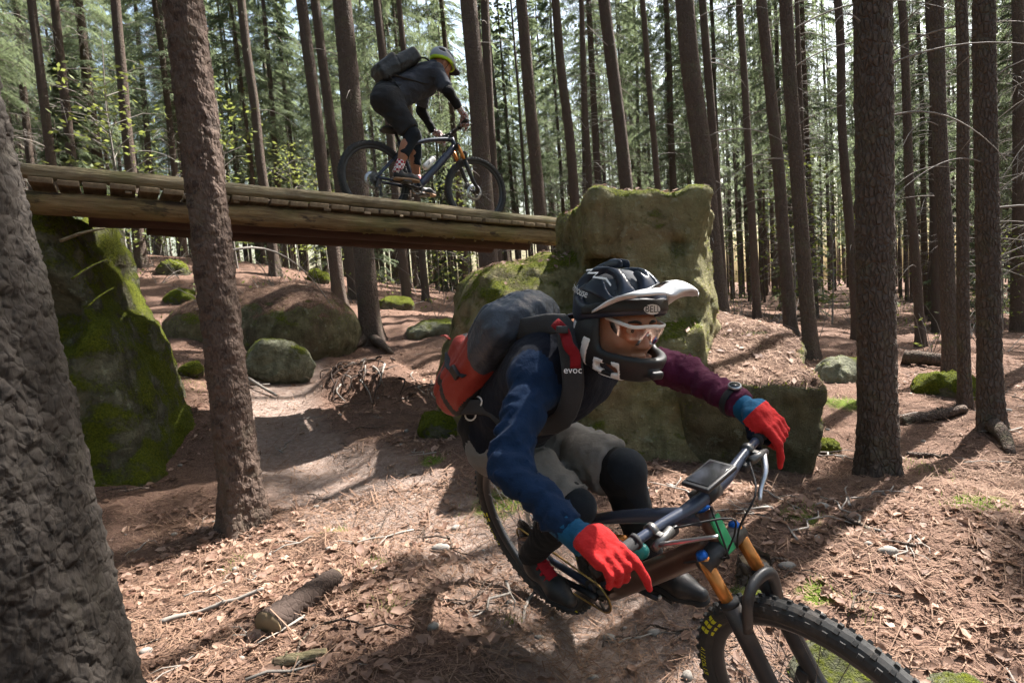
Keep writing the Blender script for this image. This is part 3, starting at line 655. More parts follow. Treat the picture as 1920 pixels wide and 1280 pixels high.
def build_near_trees():
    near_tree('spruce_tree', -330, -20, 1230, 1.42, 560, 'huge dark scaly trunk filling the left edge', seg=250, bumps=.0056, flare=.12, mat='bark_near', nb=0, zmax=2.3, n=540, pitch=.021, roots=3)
    near_tree('spruce_tree', 340, 455, 960, 3.68, 77, 'reddish spruce trunk standing in front of the bridge beside the trail', seg=120, bumps=.0060, flare=.55, mat='bark_red', nb=3, zmax=3.6, n=460, pitch=.030, roots=4)
    near_tree('spruce_tree', 640, 694, 610, 9.0, 46, 'spruce with spreading roots above the trail bank, behind the bridge', seg=64, flare=.9, roots=4)
    near_tree('spruce_tree', 880, 908, 380, 9.6, 42, 'thick spruce trunk directly behind the front wheel on the bridge')
    near_tree('spruce_tree', 912, 925, 300, 12, 22, 'slimmer spruce just right of the thick one behind the bridge rider')
    near_tree('spruce_tree', 450, 520, 540, 14, 22, 'straight spruce right of the reddish near trunk')
    near_tree('spruce_tree', 566, 640, 590, 11.5, 28, 'spruce of a close pair left of the rooted one')
    near_tree('spruce_tree', 592, 668, 580, 13, 24, 'second spruce of the close pair left of the rooted one')
    near_tree('spruce_tree', 706, 768, 600, 13, 20, 'thin spruce rising behind the backpack of the bridge rider')
    near_tree('spruce_tree', 980, 1012, 390, 11, 28, 'spruce just right of the bridge front wheel')
    near_tree('spruce_tree', 1042, 1074, 355, 12.5, 22, 'spruce above the left edge of the flat-topped boulder')
    near_tree('spruce_tree', 1134, 1172, 355, 10, 30, 'dark spruce rising behind the middle of the flat-topped boulder')
    near_tree('spruce_tree', 1203, 1232, 355, 14, 15, 'thin spruce behind the boulder, right of the dark one')
    near_tree('spruce_tree', 1283, 1326, 390, 8.2, 46, 'thick spruce behind the mossy right corner of the tall boulder')
    near_tree('spruce_tree', 1318, 1352, 500, 11, 20, 'thin spruce tucked right behind the thick one at the boulder corner')
    near_tree('spruce_tree', 1430, 1484, 620, 9.8, 28, 'dark spruce behind the low littered boulder')
    near_tree('spruce_tree', 1474, 1521, 670, 7.6, 33, 'dark spruce at the right end of the littered boulder')
    near_tree('spruce_tree', 1625, 1648, 850, 3.78, 76, 'sturdy dark spruce trunk on the slope right of the rider', seg=90, bumps=.0045, flare=.35, mat='bark', nb=11, n=340, zmax=3.6, pitch=.022)
    near_tree('spruce_tree', 1757, 1782, 680, 6.8, 36, 'spruce behind the moss cushion stone')
    near_tree('spruce_tree', 1792, 1810, 770, 5.2, 29, 'slim spruce in front of the moss cushion stone')
    near_tree('spruce_tree', 1843, 1856, 800, 4.5, 48, 'dark spruce with a root reaching downhill at the right edge', seg=72, bumps=.004, flare=.6, roots=3, nb=10, n=260, zmax=4, pitch=.022)
    near_tree('spruce_tree', 1568, 1608, 640, 10.5, 22, 'spruce between the littered boulder and the sturdy trunk')
    near_tree('spruce_tree', 1690, 1726, 640, 10.5, 22, 'spruce just right of the sturdy trunk')
    near_tree('spruce_tree', 1385, 1420, 590, 13, 18, 'thin spruce right of the tall boulder')
    near_tree('spruce_tree', 745, 800, 570, 15, 15, 'very thin spruce right of the one behind the rider, under the bridge')
    near_tree('spruce_tree', 215, 266, 500, 13, 26, 'spruce above the mossy boulder left of the reddish trunk')
    near_tree('spruce_tree', 60, 96, 300, 12, 24, 'spruce behind the left end of the bridge')
build_near_trees()
LAND = [(-200, 'left of the reddish trunk'), (345, 'between the reddish trunk and the close pair'), (600, 'between the close pair and the bridge rider'), (770, 'between the bridge rider and the thick bridge spruce'), (900, 'between the thick bridge spruce and the flat-topped boulder'), (1060, 'above the flat-topped boulder'), (1310, 'between the tall boulder and the littered boulder end'), (1500, 'between the littered boulder end and the sturdy trunk'), (1650, 'right of the sturdy trunk'), (1800, 'near the right edge')]
ORD = 'first second third fourth fifth sixth seventh eighth ninth tenth eleventh twelfth thirteenth fourteenth fifteenth sixteenth seventeenth eighteenth nineteenth twentieth twenty-first twenty-second twenty-third twenty-fourth twenty-fifth twenty-sixth twenty-seventh twenty-eighth twenty-ninth thirtieth thirty-first thirty-second thirty-third'.split()
def label_by_place(objs, noun):          # which one: depth, count from the left, and the things it stands between
    Z = {}
    for o in objs:
        q = np.array(o.location)-cC+np.array([0, 0, 2.5]); d = q@cF; px = 960+FPX*(q@cR)/d; zone = [n for x, n in LAND if px >= x] or [LAND[0][1]]; dc = 'nearer' if d < 19 else 'middle-distance' if d < 32 else 'farther' if d < 46 else 'farthest'
        Z.setdefault((zone[-1], dc), []).append((px, o))
    for (zn, dc), L in Z.items():
        for i, (px, o) in enumerate(sorted(L, key=lambda t: t[0])): o['label'] = f'{ORD[min(i, len(ORD)-1)]} {dc} {noun} from the left, {zn}'
def far_forest():
    made = []
    protos = []
    for k in range(5):
        v, f, _ = trunk_mesh((0, 0, 1), 21, random.uniform(.11, .16), 12, 26, 0, .35, k*5., 4); m = mesh_of('trunk', v, f); m.materials.append(MAT['bark']); protos.append(m)
    pts = list(PLACED); n = 0; tries = 0
    def add(x, y, lab, grp, hi=False):
        z = g1(x, y)-.03; root = empty('spruce_tree', (x, y, z), lab, 'tree', grp)
        made.append(root)
        root.rotation_euler = (random.gauss(0, .012), random.gauss(0, .014), random.uniform(0, 6.28)); s = random.uniform(.85, 1.12); th = random.uniform(.7, 1.25)
        a = link('trunk', random.choice(protos), None, root); a.scale = (th, th, s)
        c = link('crown', random.choice(HICROWN if hi or (y < 17 and x > 1) else CROWNS), None, root); c.scale = (s, s, s); c.rotation_euler = (0, 0, random.uniform(0, 6.28))
        if y < 42: d = link('dead_branches', random.choice(DEADS), None, root); d['kind'] = 'stuff'; d.rotation_euler = (0, 0, random.uniform(0, 6.28))
    while n < 232 and tries < 9000:
        tries += 1; y = 10.5+54*random.random()**.8; x = random.uniform(-1.0, 1.0)*(y*.98+2)
        if y < 15 and -5.5 < x < 5: continue
        if math.hypot(x-9.6, y-11.1) < 2.6: continue
        if y < 20 and -3.4 < x/y*8 < -1.2: 
            if random.random() < .6: continue
        dm = 1.7+.012*y
        if any((x-a)**2+(y-b)**2 < dm*dm for a, b in pts): continue
        pts.append((x, y)); n += 1
        lab = ('slender background spruce on the rising ground left of the bridge rider' if x < -2.5*y/10 else 'slender background spruce beyond the bridge and boulders' if x < 4.5*y/10 else 'slender background spruce in the dim stand at the right')
        add(x, y, lab, 'background spruces ' + ('left' if x < -2.5*y/10 else 'middle' if x < 4.5*y/10 else 'right'))
    label_by_place(made, 'spruce')
    for k in range(400):                 # the rest of the wood, to the right and behind, whose crowns shade the ground
        x = random.uniform(6, 26); y = random.uniform(-2, 20)
        if abs(x) < .95*y+1.5 or math.hypot(x-10.7, y-9.0) < 2.6 or any((x-a)**2+(y-b)**2 < 6.5 for a, b in pts): continue
        pts.append((x, y)); add(x, y, 'unseen spruce added to shade the huge left trunk', 'surrounding spruces', True)
    for x, y in ((7.6, 8.0),): pts.append((x, y)); add(x, y, 'unseen spruce added to shade the huge left trunk', 'surrounding spruces', True)  # added out of view so its crown shades the huge left trunk
    m_ = 0
    for k in range(900):                 # and behind the camera and to its left
        x = random.uniform(-24, 22); y = random.uniform(-22, 12)
        if m_ >= 62 or math.hypot(x, y) < 3.2 or abs(x) < .95*y+3 or (x > 3 and y > -3) or any((x-a)**2+(y-b)**2 < 5 for a, b in pts): continue
        m_ += 1; pts.append((x, y)); add(x, y, 'unseen spruce added to shade the huge left trunk', 'surrounding spruces')
    far_mass()
def far_mass():                          # the wood beyond, one mass
    r = np.random.default_rng(5); tr = []; tri = []
    for k in range(950):
        y = r.uniform(30, 100); x = r.uniform(-1.3, 1.3)*(y*1.0+2); z = g1(x, y) if k % 3 == 0 else 1.5; h = r.uniform(17, 23); rr = r.uniform(.06, .14)
        tr.append(tube([(x, y, z-1.2), (x+r.normal()*.1, y, z+h*.5), (x+r.normal()*.2, y, z+h)], [rr, rr*.7, .02], 5, cap=False))
        m = 75; zz = 4+(h-3)*r.uniform(0, 1, m)**.8; R = 2.0*(1-(zz-3)/(h-3))**.7+.2; a = r.uniform(0, 6.283, m); q = R*np.sqrt(r.uniform(.05, 1, m))
        c = np.stack([x+q*np.cos(a), y+q*np.sin(a), z+zz-.3*q], -1); d = np.stack([np.cos(a), np.sin(a), -.6+0*a], -1)*r.uniform(.25, .6, m)[:, None]; w_ = np.stack([-np.sin(a), np.cos(a), r.normal(size=m)*.4], -1)*r.uniform(.06, .16, m)[:, None]
        tri.append(np.stack([c-w_, c+w_, c+d], 1).reshape(-1, 3))
    tag(mk('distant_trunks', join(tr), MAT['bark']), 'mass of distant trunks deep in the wood', 'trunks', kind='stuff')
    v = np.concatenate(tri); tag(mk('forest_foliage', (v, np.arange(len(v)).reshape(-1, 3)), MAT['needle'], smooth=False), 'mass of distant spruce foliage behind the trunks', 'foliage', kind='stuff')
    # young spruces and leafing saplings between the trunks
    yc = [mesh_of('crown', *crown_mesh(71+k, .25, h, L, .26, 5, 8, .8), smooth=False) for k, (h, L) in enumerate(((4.5, 1.15), (6.5, 1.4)))]
    for m in yc: m.materials.append(MAT['needle'])
    st = mesh_of('stem', *tube([(0, 0, -.1), (.02, 0, 2.5), (0, .02, 5.5)], [.035, .025, .006], 7)); st.materials.append(MAT['bark'])
    spots = [(-9.5, 13), (-12, 17), (-5.2, 24), (-14, 20), (-8, 26), (-3, 31), (5.5, 25), (10, 20), (13, 17), (7.5, 30), (15, 24), (17, 18), (4, 35), (18, 22), (-12, 30)]
    ys_ = []; sp_ = []
    for k, (x, y) in enumerate(spots):
        e = empty('young_spruce', (x, y, g1(x, y)), 'bushy young spruce low between the background trunks', 'tree', 'young spruces'); ys_.append(e); sc = random.uniform(.7, 1.15)
        a = link('stem', st, None, e); a.scale = (sc, sc, sc*(.8 if k % 2 == 0 else 1.15)); c = link('crown', yc[k % 2], None, e); c.scale = (sc,)*3; c.rotation_euler = (0, 0, random.uniform(0, 6.28))
    lv = []
    for k in range(420):
        h = r.uniform(.5, 3.4); a = r.uniform(0, 6.28); q = r.uniform(.1, 1.0)*(1.1-.25*abs(h-1.7)); c = np.array([q*math.cos(a), q*math.sin(a), h]); d = r.normal(size=3); d[2] *= .4; d = nrm(d)*.055; w_ = nrm(np.cross(d, r.normal(size=3)))*.026
        lv += [c-d, c+w_, c+d, c-w_]
    sl = mesh_of('foliage', np.array(lv), np.arange(len(lv)).reshape(-1, 4), smooth=False); sl.materials.append(MAT['beech'])
    br = [tube([(0, 0, -.05), (.05, .02, 1.2), (.02, .06, 2.4), (.06, .0, 3.5)], [.02, .015, .010, .003], 6, cap=False)]
    for k in range(22): a = r.uniform(0, 6.28); h = r.uniform(.6, 3.1); q = r.uniform(.5, 1.0); br.append(tube([(.03, .03, h-.2), (.5*q*math.cos(a), .5*q*math.sin(a), h+.05), (q*math.cos(a), q*math.sin(a), h+.12)], [.007, .005, .002], 4, cap=False))
    sb = mesh_of('stem', *join(br)); sb.materials.append(MAT['dead'])
    for k, (px, py, d) in enumerate(((290, 300, 24), (245, 560, 12), (600, 330, 19), (560, 480, 19), (880, 540, 18), (820, 500, 20), (1090, 300, 19), (1375, 520, 18), (1490, 540, 15), (1560, 600, 17), (1880, 600, 15), (1130, 250, 24), (440, 450, 14), (1640, 560, 20), (1760, 580, 22))):
        c = P(px, py, d); e = empty('leafing_sapling', (c[0], c[1], g1(c[0], c[1])), 'slender sapling with fresh yellow-green leaves among the background trunks', 'sapling', 'leafing saplings'); sp_.append(e); sc = random.uniform(.8, 1.3)
        for nm, me in (('stem', sb), ('foliage', sl)): o = link(nm, me, None, e); o.scale = (sc, sc, sc*random.uniform(.9, 1.25)); o.rotation_euler = (0, 0, k*1.3)
    label_by_place(ys_, 'young-spruce'); label_by_place(sp_, 'leafing-sapling')
far_forest()

# ------------------------------------------------------------------ bicycles
def rotm(yaw, pitch, lean):
    return rotz(yaw)@roty(pitch)@rotx(lean)
def gear_mats():
    MAT['tyre'] = plain('tyre_rubber', (.035, .034, .033), .75, var=.4, sc=40, bump=.2, dirt=.35)
    MAT['tyre_clean'] = plain('tyre_rubber_dark', (.028, .028, .028), .75, var=.4, sc=40, bump=.2, dirt=.2)
    MAT['rim'] = plain('rim_black', (.03, .03, .032), .4, var=.2)
    MAT['yellow'] = plain('yellow_print', (.62, .60, .02), .6, var=.2)
    MAT['steel'] = plain('brushed_steel', (.55, .55, .56), .35, 1., var=.3, sc=60)
    MAT['darksteel'] = plain('dark_steel', (.16, .155, .15), .45, .9, var=.4, sc=60)
    MAT['gold'] = plain('gold_chain', (.42, .28, .10), .4, .9, var=.4, sc=60)
    MAT['kashima'] = plain('bronze_stanchion', (.52, .20, .05), .25, .55, var=.15)
    MAT['blue_ano'] = plain('blue_anodised', (.01, .12, .50), .35, .4, var=.2)
    MAT['black'] = plain('satin_black', (.022, .022, .024), .45, var=.3, dirt=.35)
    MAT['blackrub'] = plain('grip_rubber', (.018, .018, .019), .8, var=.3)
    MAT['slate'] = plain('slate_paint', (.045, .055, .085), .3, var=.2, dirt=.12, sc=14)
    MAT['copper'] = plain('copper_brown_carbon', (.075, .032, .022), .30, var=.35, dirt=.5, sc=12)
    MAT['green'] = plain('green_decal', (.03, .34, .13), .45, var=.2)
    MAT['navyframe'] = plain('navy_frame', (.022, .03, .055), .3, var=.2)
    MAT['teal'] = plain('teal_bottle', (.03, .26, .23), .35, var=.25)
    MAT['palegreen'] = plain('bottle_lid', (.16, .26, .20), .45, var=.3)
    MAT['bottlewhite'] = plain('white_bottle', (.72, .71, .68), .5, var=.15)
    MAT['screen'] = plain('dark_screen', (.012, .012, .014), .15, var=.1)
    MAT['white'] = plain('white_plastic', (.74, .73, .72), .38, var=.12, dirt=.12)
    MAT['saddle'] = plain('saddle_black', (.02, .02, .02), .6, var=.3)
gear_mats()
def wheel(parent, c, R, front, cfg, M4=None):
    w_ = .030; Rm = R-w_*1.02
    holder = bpy.data.objects.new('front_wheel' if front else 'rear_wheel', None); COL.objects.link(holder); holder.parent = parent; holder.empty_display_size = .05
    holder.matrix_local = (M4 or Matrix.Identity(4)) @ Matrix.Translation(Vector(c))
    ns, nr = 72, 14; a = np.arange(ns)*2*np.pi/ns; b = np.arange(nr)*2*np.pi/nr
    A, B = np.meshgrid(a, b, indexing='ij'); rr = Rm+w_*.95*np.cos(B)
    v = np.stack([rr*np.cos(A), w_*np.sin(B), rr*np.sin(A)], -1).reshape(-1, 3)
    f = [(i*nr+j, i*nr+(j+1) % nr, ((i+1) % ns)*nr+(j+1) % nr, ((i+1) % ns)*nr+j) for i in range(ns) for j in range(nr)]
    parts = [(v, f)]
    nk = 58
    for i in range(nk):
        for row, (bb, ln, wd) in enumerate(((-.95, .013, .0055), (-.38, .012, .006), (.38, .012, .006), (.95, .013, .0055))):
            an = (i+(.5 if row in (1, 2) and i % 1 == 0 else 0))*2*np.pi/nk; rad = Rm+w_*.95*math.cos(bb)
            er = np.array([math.cos(an), 0, math.sin(an)]); et = np.array([-math.sin(an), 0, math.cos(an)]); ey = np.array([0, 1., 0])
            nn = er*math.cos(bb)+ey*math.sin(bb); sdv = -er*math.sin(bb)+ey*math.cos(bb)
            o = er*rad+ey*w_*math.sin(bb)
            q = [o+nn*hh+et*s1*ln*(.8 if hh > 0 else 1)/2+sdv*s2*wd*(.85 if hh > 0 else 1) for hh in (-.001, .0055) for s1, s2 in ((-1, -1), (1, -1), (1, 1), (-1, 1))]
            parts.append((np.array(q), [(4, 5, 6, 7), (0, 1, 5, 4), (1, 2, 6, 5), (2, 3, 7, 6), (3, 0, 4, 7)]))
    ty = mk('tyre', join(parts), MAT[cfg['tyre']], holder, smooth=False)
    Rr = Rm-w_*.80
    prof = [(Rr+.006, -.015), (Rr-.010, -.0165), (Rr-.024, -.008), (Rr-.026, 0), (Rr-.024, .008), (Rr-.010, .0165), (Rr+.006, .015), (Rr-.002, 0), (Rr+.006, -.015)]
    mk('rim', lathe(prof, 64), MAT['rim'], holder)
    mk('hub', lathe([(.004, -.056), (.012, -.056), (.013, -.045), (.030, -.036), (.030, -.031), (.015, -.022), (.014, .022), (.028, .031), (.028, .036), (.013, .045), (.012, .056), (.004, .056)], 24), MAT['black'], holder)
    sp = []
    for k in range(28):
        an = k*2*np.pi/28; sgn = -1 if k % 2 else 1; tw = (.5 if (k//2) % 2 else -.5)
        p0 = np.array([.028*math.cos(an+tw*2.4), sgn*.033, .028*math.sin(an+tw*2.4)]); p1 = np.array([(Rr-.02)*math.cos(an), sgn*.004, (Rr-.02)*math.sin(an)]); sp.append(tube([p0, p1], .0011, 4, cap=False))
    tag(mk('spokes', join(sp), MAT['darksteel'], holder), kind='stuff')
    dp = lathe([(.062, .042), (.090, .042), (.090, .044), (.062, .044), (.062, .042)], 48); arms = [tube([(.02*math.cos(q), .043, .02*math.sin(q)), (.064*math.cos(q+.5), .043, .064*math.sin(q+.5))], .003, 5) for q in np.arange(6)*math.pi/3]
    mk('brake_disc', join([dp]+arms), MAT['steel'], holder)
    if not front:
        cs = []
        for k in range(9):
            r = .020+.0048*k+(.005 if k > 6 else 0); y = -.036+.0034*k-.012; n = 14+4*k; aa = np.arange(n*2)*math.pi/n
            ro = np.where(np.arange(n*2) % 2, r, r+.0035); q = np.stack([ro*np.cos(aa), 0*aa, ro*np.sin(aa)], -1); ri = np.stack([r*.78*np.cos(aa), 0*aa, r*.78*np.sin(aa)], -1)
            m = n*2; vv = np.concatenate([q+[0, y, 0], ri+[0, y, 0], q+[0, y+.0016, 0], ri+[0, y+.0016, 0]]); ff = []
            for i in range(m):
                j = (i+1) % m; ff += [(i, j, m+j, m+i), (2*m+i, 3*m+i, 3*m+j, 2*m+j), (i, 2*m+i, 2*m+j, j)]
            cs.append((vv, ff))
        for q in np.arange(5)*2*math.pi/5: cs.append(tube([(.012*math.cos(q), -.035, .012*math.sin(q)), (.055*math.cos(q+.3), -.02, .055*math.sin(q+.3))], .004, 5))
        mk('cassette', join(cs), MAT['darksteel'], holder, smooth=False)
    if cfg.get('patch'):
        def side(rho, an, y=-1):             # point on the tyre's side wall
            cb = np.clip((rho-Rm)/(w_*.95), -1, 1); return np.array([rho*math.cos(an), y*(w_*math.sqrt(max(0, 1-cb*cb))+.0012), rho*math.sin(an)])
        for yy in (-1, 1):
            for k0 in ((2.52, 2.61, 2.70, 5.2, 5.29, 5.38, .4, .49, .58) if front else (3.28, 3.36, .9, .98, 5.4)):
                q = [side(Rm-.019, k0, yy), side(Rm-.019, k0+.058, yy), side(Rm, k0+.070, yy), side(Rm+.017, k0+.082, yy), side(Rm+.017, k0+.024, yy), side(Rm, k0+.012, yy)]
                mk('yellow_patch', (np.array(q), [(0, 1, 2, 5), (5, 2, 3, 4)]), MAT['yellow'], ty)
            for base in ((3.0,) if front else (3.48, .2)):
                for i, ch in enumerate('vittoria'):
                    v, f = text_mesh(ch, .030); an = base+i*.040+(0 if yy < 0 else 0)
                    w3 = np.array([side(Rm+q[1], an+(q[0] if yy < 0 else -q[0])/Rm, yy) for q in v]); mk('letter', (w3, f), MAT['yellow'], ty, smooth=False)
    elif cfg.get('grey_text'):
        for i, ch in enumerate('BITE'):
            v, f = text_mesh(ch, .024); an = 2.05-i*.07
            rho = Rm+.004; w3 = np.array([((rho+q[1])*math.cos(an-q[0]/rho), -(w_*.97), (rho+q[1])*math.sin(an-q[0]/rho)) for q in v]); mk('letter', (w3, f), MAT['darksteel'], ty, smooth=False)
    return holder
def build_bike(x, cfg, label):
    R = .372; a = math.radians(cfg['ha']); AX = np.array([-math.cos(a), 0, math.sin(a)]); PF = np.array([math.sin(a), 0, math.cos(a)])
    RA = np.array([-math.sqrt(cfg['cs']**2-(R-cfg['bb'])**2), 0, R]); FA = np.array([cfg['fc'], 0, R]); BB = np.array([0, 0, cfg['bb']])
    CR = FA-PF*.044+AX*cfg['a2c']; HT = CR+AX*.12; BAR = HT+AX*.03+PF*.045+np.array([0, 0, .02])
    M = np.eye(4); M[:3, :3] = rotm(*x[3:6]); M[:3, 3] = x[:3]
    root = empty('mountain_bike', x[:3], label, 'bicycle'); root.matrix_world = Matrix(M.tolist())
    k = AX; th = x[6]; K = np.array([[0, -k[2], k[1]], [k[2], 0, -k[0]], [-k[1], k[0], 0]]); Rs = np.eye(3)+math.sin(th)*K+(1-math.cos(th))*K@K
    ST = np.eye(4); ST[:3, :3] = Rs; ST[:3, 3] = CR-Rs@CR
    def part(nm, vf, mat, par=root, st=False, smooth=True): return mk(nm, xf(vf, ST) if st else vf, MAT[mat], par, smooth=smooth)
    def hold(nm):
        h = bpy.data.objects.new(nm, None); COL.objects.link(h); h.parent = root; h.empty_display_size = .05; return h
    Y = lambda p, y: np.asarray(p, float)+np.array([0, y, 0])
    # frame
    fr = hold('frame'); fc = cfg['frame']; tc = cfg['top']
    SJ = np.array([-.135, 0, cfg['seatz']]) ; 
    part('head_tube', tube([CR+AX*.0, CR+AX*.06, HT], [.028, .024, .026], 16), fc, fr)
    part('down_tube', tube(spline([CR+AX*.025-PF*.0, CR*.62+BB*.38+[0, 0, .012], BB+[.02, 0, .01]], 10), np.linspace(.030, .036, 10), 14, 1.15), fc, fr)
    part('top_tube', tube(spline([HT-AX*.02, HT*.5+SJ*.5+[0, 0, cfg['ttbow']], SJ], 12), np.linspace(.029, .019, 12), 14, .85), tc, fr)
    part('seat_tube', tube([BB, SJ, SJ+nrm(SJ-BB)*.06], [.024, .020, .018], 14), fc, fr)
    part('bottom_bracket', lathe([(.001, -.046), (.024, -.046), (.026, 0), (.024, .046), (.001, .046)], 20), 'black', fr).location = Vector(BB)
    for s in (-1, 1):
        part('chain_stay', tube(spline([Y(BB+[-.02, 0, .01], s*.032), Y(BB*.5+RA*.5+[0, 0, .012], s*.055), Y(RA, s*.066)], 8), np.linspace(.014, .010, 8), 10, 1.3), fc if not cfg['fs'] else 'slate', fr)
        top = SJ+[.0, 0, -.03] if not cfg['fs'] else np.array([-.11, 0, .54])
        part('seat_stay', tube(spline([Y(top, s*.022), Y(top*.5+RA*.5, s*.05), Y(RA, s*.066)], 8), np.linspace(.011, .009, 8), 8), fc, fr)
    if cfg['fs']:
        part('rocker_link', boxm((-.085, 0, .54), (.055, .032, .011), roty(-.5), .006), 'slate', fr)
        part('shock', tube([(-.035, 0, .56), (.05, 0, .60)], .021, 14), 'black', fr); part('shock_shaft', tube([(.05, 0, .60), (.15, 0, .645)], .011, 12), 'kashima', fr)
        q = CR+AX*.02+PF*.026; part('green_decal', boxm(q+AX*.03, (.004, .017, .05), np.stack([PF, [0, 1, 0], AX], -1), .002), 'green', fr)
        part('cable', tube(spline([HT+[.05, -.03, .05], HT+[.10, -.05, -.05], CR+[.03, -.04, .02], CR*.8+BB*.2+[0, -.04, .02]], 14), .0028, 6), 'blackrub', fr)
    # saddle and post
    sz = cfg['sadz']; sp = SJ+nrm(SJ-BB)*.05; top = np.array([sp[0]+(sz-sp[2])*(-.30), 0, sz-.035])
    part('seat_post', tube([sp, top], .0145, 12), 'black')
    part('saddle', (lambda q: (q[0], q[1]))(nets(lambda p: smin(sd_caps(p, top+[-.08, 0, .03], top+[.15, 0, .025], .034, .018), smin(sd_ell(p, top+[-.10, .035, .03], (.06, .045, .024)), sd_ell(p, top+[-.10, -.035, .03], (.06, .045, .024)), .03), .04), top+[-.2, -.1, -.05], top+[.2, .1, .1], .008)), 'saddle')
    # drivetrain
    ca = cfg['crank']
    for s in (-1, 1):
        an = ca+(0 if s > 0 else math.pi); d = np.array([math.cos(an), 0, math.sin(an)]); e = BB+d*.170
        c = part('crank_arm', tube(spline([Y(BB, s*.055), Y(BB+d*.085, s*.066), Y(e, s*.076)], 6), np.linspace(.016, .011, 6), 10, .7), 'black')
        ped = part('pedal', boxm(Y(e, s*.135), (.048, .046, .008), None, .003), 'black')
        part('pedal_axle', tube([Y(e, s*.076), Y(e, s*.18)], .007, 8), 'steel', ped)
    n = 32; aa = np.arange(n*4)*2*np.pi/(n*4); ro = np.where((np.arange(n*4)//2) % 2, .061, .066); q = np.stack([ro*np.cos(aa), 0*aa, ro*np.sin(aa)], -1); m = n*4
    vv = np.concatenate([q+[0, -.050, 0], q*.8+[0, -.050, 0], q+[0, -.0475, 0], q*.8+[0, -.0475, 0]]); ff = []
    for i in range(m): j = (i+1) % m; ff += [(i, j, m+j, m+i), (2*m+i, 3*m+i, 3*m+j, 2*m+j), (i, 2*m+i, 2*m+j, j), (m+i, m+j, 3*m+j, 3*m+i)]
    sp_ = [tube([(.02*math.cos(t), -.05, .02*math.sin(t)), (.055*math.cos(t), -.049, .055*math.sin(t))], .006, 6) for t in np.arange(4)*math.pi/2+.4]
    part('chainring', join([(vv, ff)]+sp_), 'darksteel', smooth=False).location = Vector(BB)
    cp = []; cr_, rr_ = .064, .040
    for t in np.linspace(math.pi/2, -math.pi/2, 9): cp.append(BB+[cr_*math.cos(t), -.049, cr_*math.sin(t)])
    der = RA+np.array([.03, -.05, -.13])
    cp += [der+[.02, 0, -.02], der+[0, 0, -.03], der+[-.02, 0, 0], RA+[.01, -.045, -rr_]]
    for t in np.linspace(-math.pi/2-.3, -math.pi*1.5+.1, 7): cp.append(RA+[rr_*math.cos(t), -.045, rr_*math.sin(t)])
    cp.append(cp[0]); part('chain', tube(np.array(cp), .0042, 6, .8), cfg['chain'])
    part('derailleur', join([boxm(RA+[-.005, -.06, -.055], (.012, .014, .05), roty(.3), .004), boxm(der+[0, -.004, .0], (.010, .006, .045), roty(-.25), .003), xf(lathe([(.002, -.004), (.018, -.004), (.018, .004), (.002, .004)], 14), Matrix.Translation(Vector(der+[0, .002, -.03]))), xf(lathe([(.002, -.004), (.018, -.004), (.018, .004), (.002, .004)], 14), Matrix.Translation(Vector(der+[0, .002, .03])))]), 'black', smooth=False)
    # wheels
    wheel(root, RA, R, False, cfg); wheel(root, FA, R, True, cfg, Matrix(ST.tolist()))
    # fork
    fk = hold('fork')
    part('crown', join([tube([Y(CR+AX*.004, -.086), Y(CR+AX*.012, -.04), Y(CR+AX*.016, 0), Y(CR+AX*.012, .04), Y(CR+AX*.004, .086)], [.021, .027, .031, .027, .021], 14), tube([CR, CR+AX*.14], .017, 12)]), cfg['forkc'], fk, True)
    for s in (-1, 1):
        a0 = FA+PF*-.030; a1 = a0+AX*(cfg['a2c']*cfg.get('low', .70))
        part('stanchion', tube([Y(a1-AX*.05, s*.072), Y(CR+AX*.024-PF*.0, s*.072)], .0178, 14), cfg['stan'], fk, True)
        part('fork_lower', tube(spline([Y(FA, s*.062), Y(FA-PF*.012+AX*.05, s*.066), Y(a0+AX*.14, s*.072), Y(a1, s*.072)], 9), np.linspace(.017, .0245, 9), 14), cfg['forkc'], fk, True)
        part('fork_cap', tube([Y(CR+AX*.022, s*.072), Y(CR+AX*.040, s*.072)], [.017, .013], 14), cfg['cap'], fk, True)
        part('wiper_seal', tube([Y(a1-AX*.006, s*.072), Y(a1+AX*.008, s*.072)], .0255, 14), 'blackrub', fk, True)
    a1 = FA-PF*.03+AX*.355
    part('arch', tube(spline([Y(a1-AX*.03+PF*.015, -.072), Y(FA-PF*.0+AX*(R+.035)+PF*.02, -.052), Y(FA+AX*(R+.052)+PF*.022, 0), Y(FA-PF*.0+AX*(R+.035)+PF*.02, .052), Y(a1-AX*.03+PF*.015, .072)], 15), .017, 10, .75), cfg['forkc'], fk, True)
    part('caliper', boxm(Y(FA-PF*.055+AX*.09, .060), (.016, .014, .035), roty(.2), .005), 'black', fk, True)
    # cockpit
    hb = hold('handlebar'); W = .385
    bp = [Y(BAR+[-.035, 0, .008], -W), Y(BAR+[-.018, 0, .008], -.20), Y(BAR+[-.004, 0, .002], -.10), Y(BAR, -.04), Y(BAR, .04), Y(BAR+[-.004, 0, .002], .10), Y(BAR+[-.018, 0, .008], .20), Y(BAR+[-.035, 0, .008], W)]
    part('bar', tube(spline(bp, 30), [(.0118+.0065*float(smooth01(.75, .25, abs(t)) if False else 1-smooth01(.2, .75, abs(t)))) for t in np.linspace(-1, 1, 30)], 14), 'slate' if cfg['fs'] else 'black', hb, True)
    part('stem', join([tube([HT+AX*.03, BAR], [.021, .019], 12), tube([HT-AX*.0, HT+AX*.05], .019, 14), tube([Y(BAR, -.024), Y(BAR, .024)], .0235, 14)]), 'black', hb, True)
    part('spacer', tube([HT-AX*.002, HT+AX*.013], .0205, 14), 'blue_ano' if cfg['fs'] else 'black', hb, True)
    grips = []
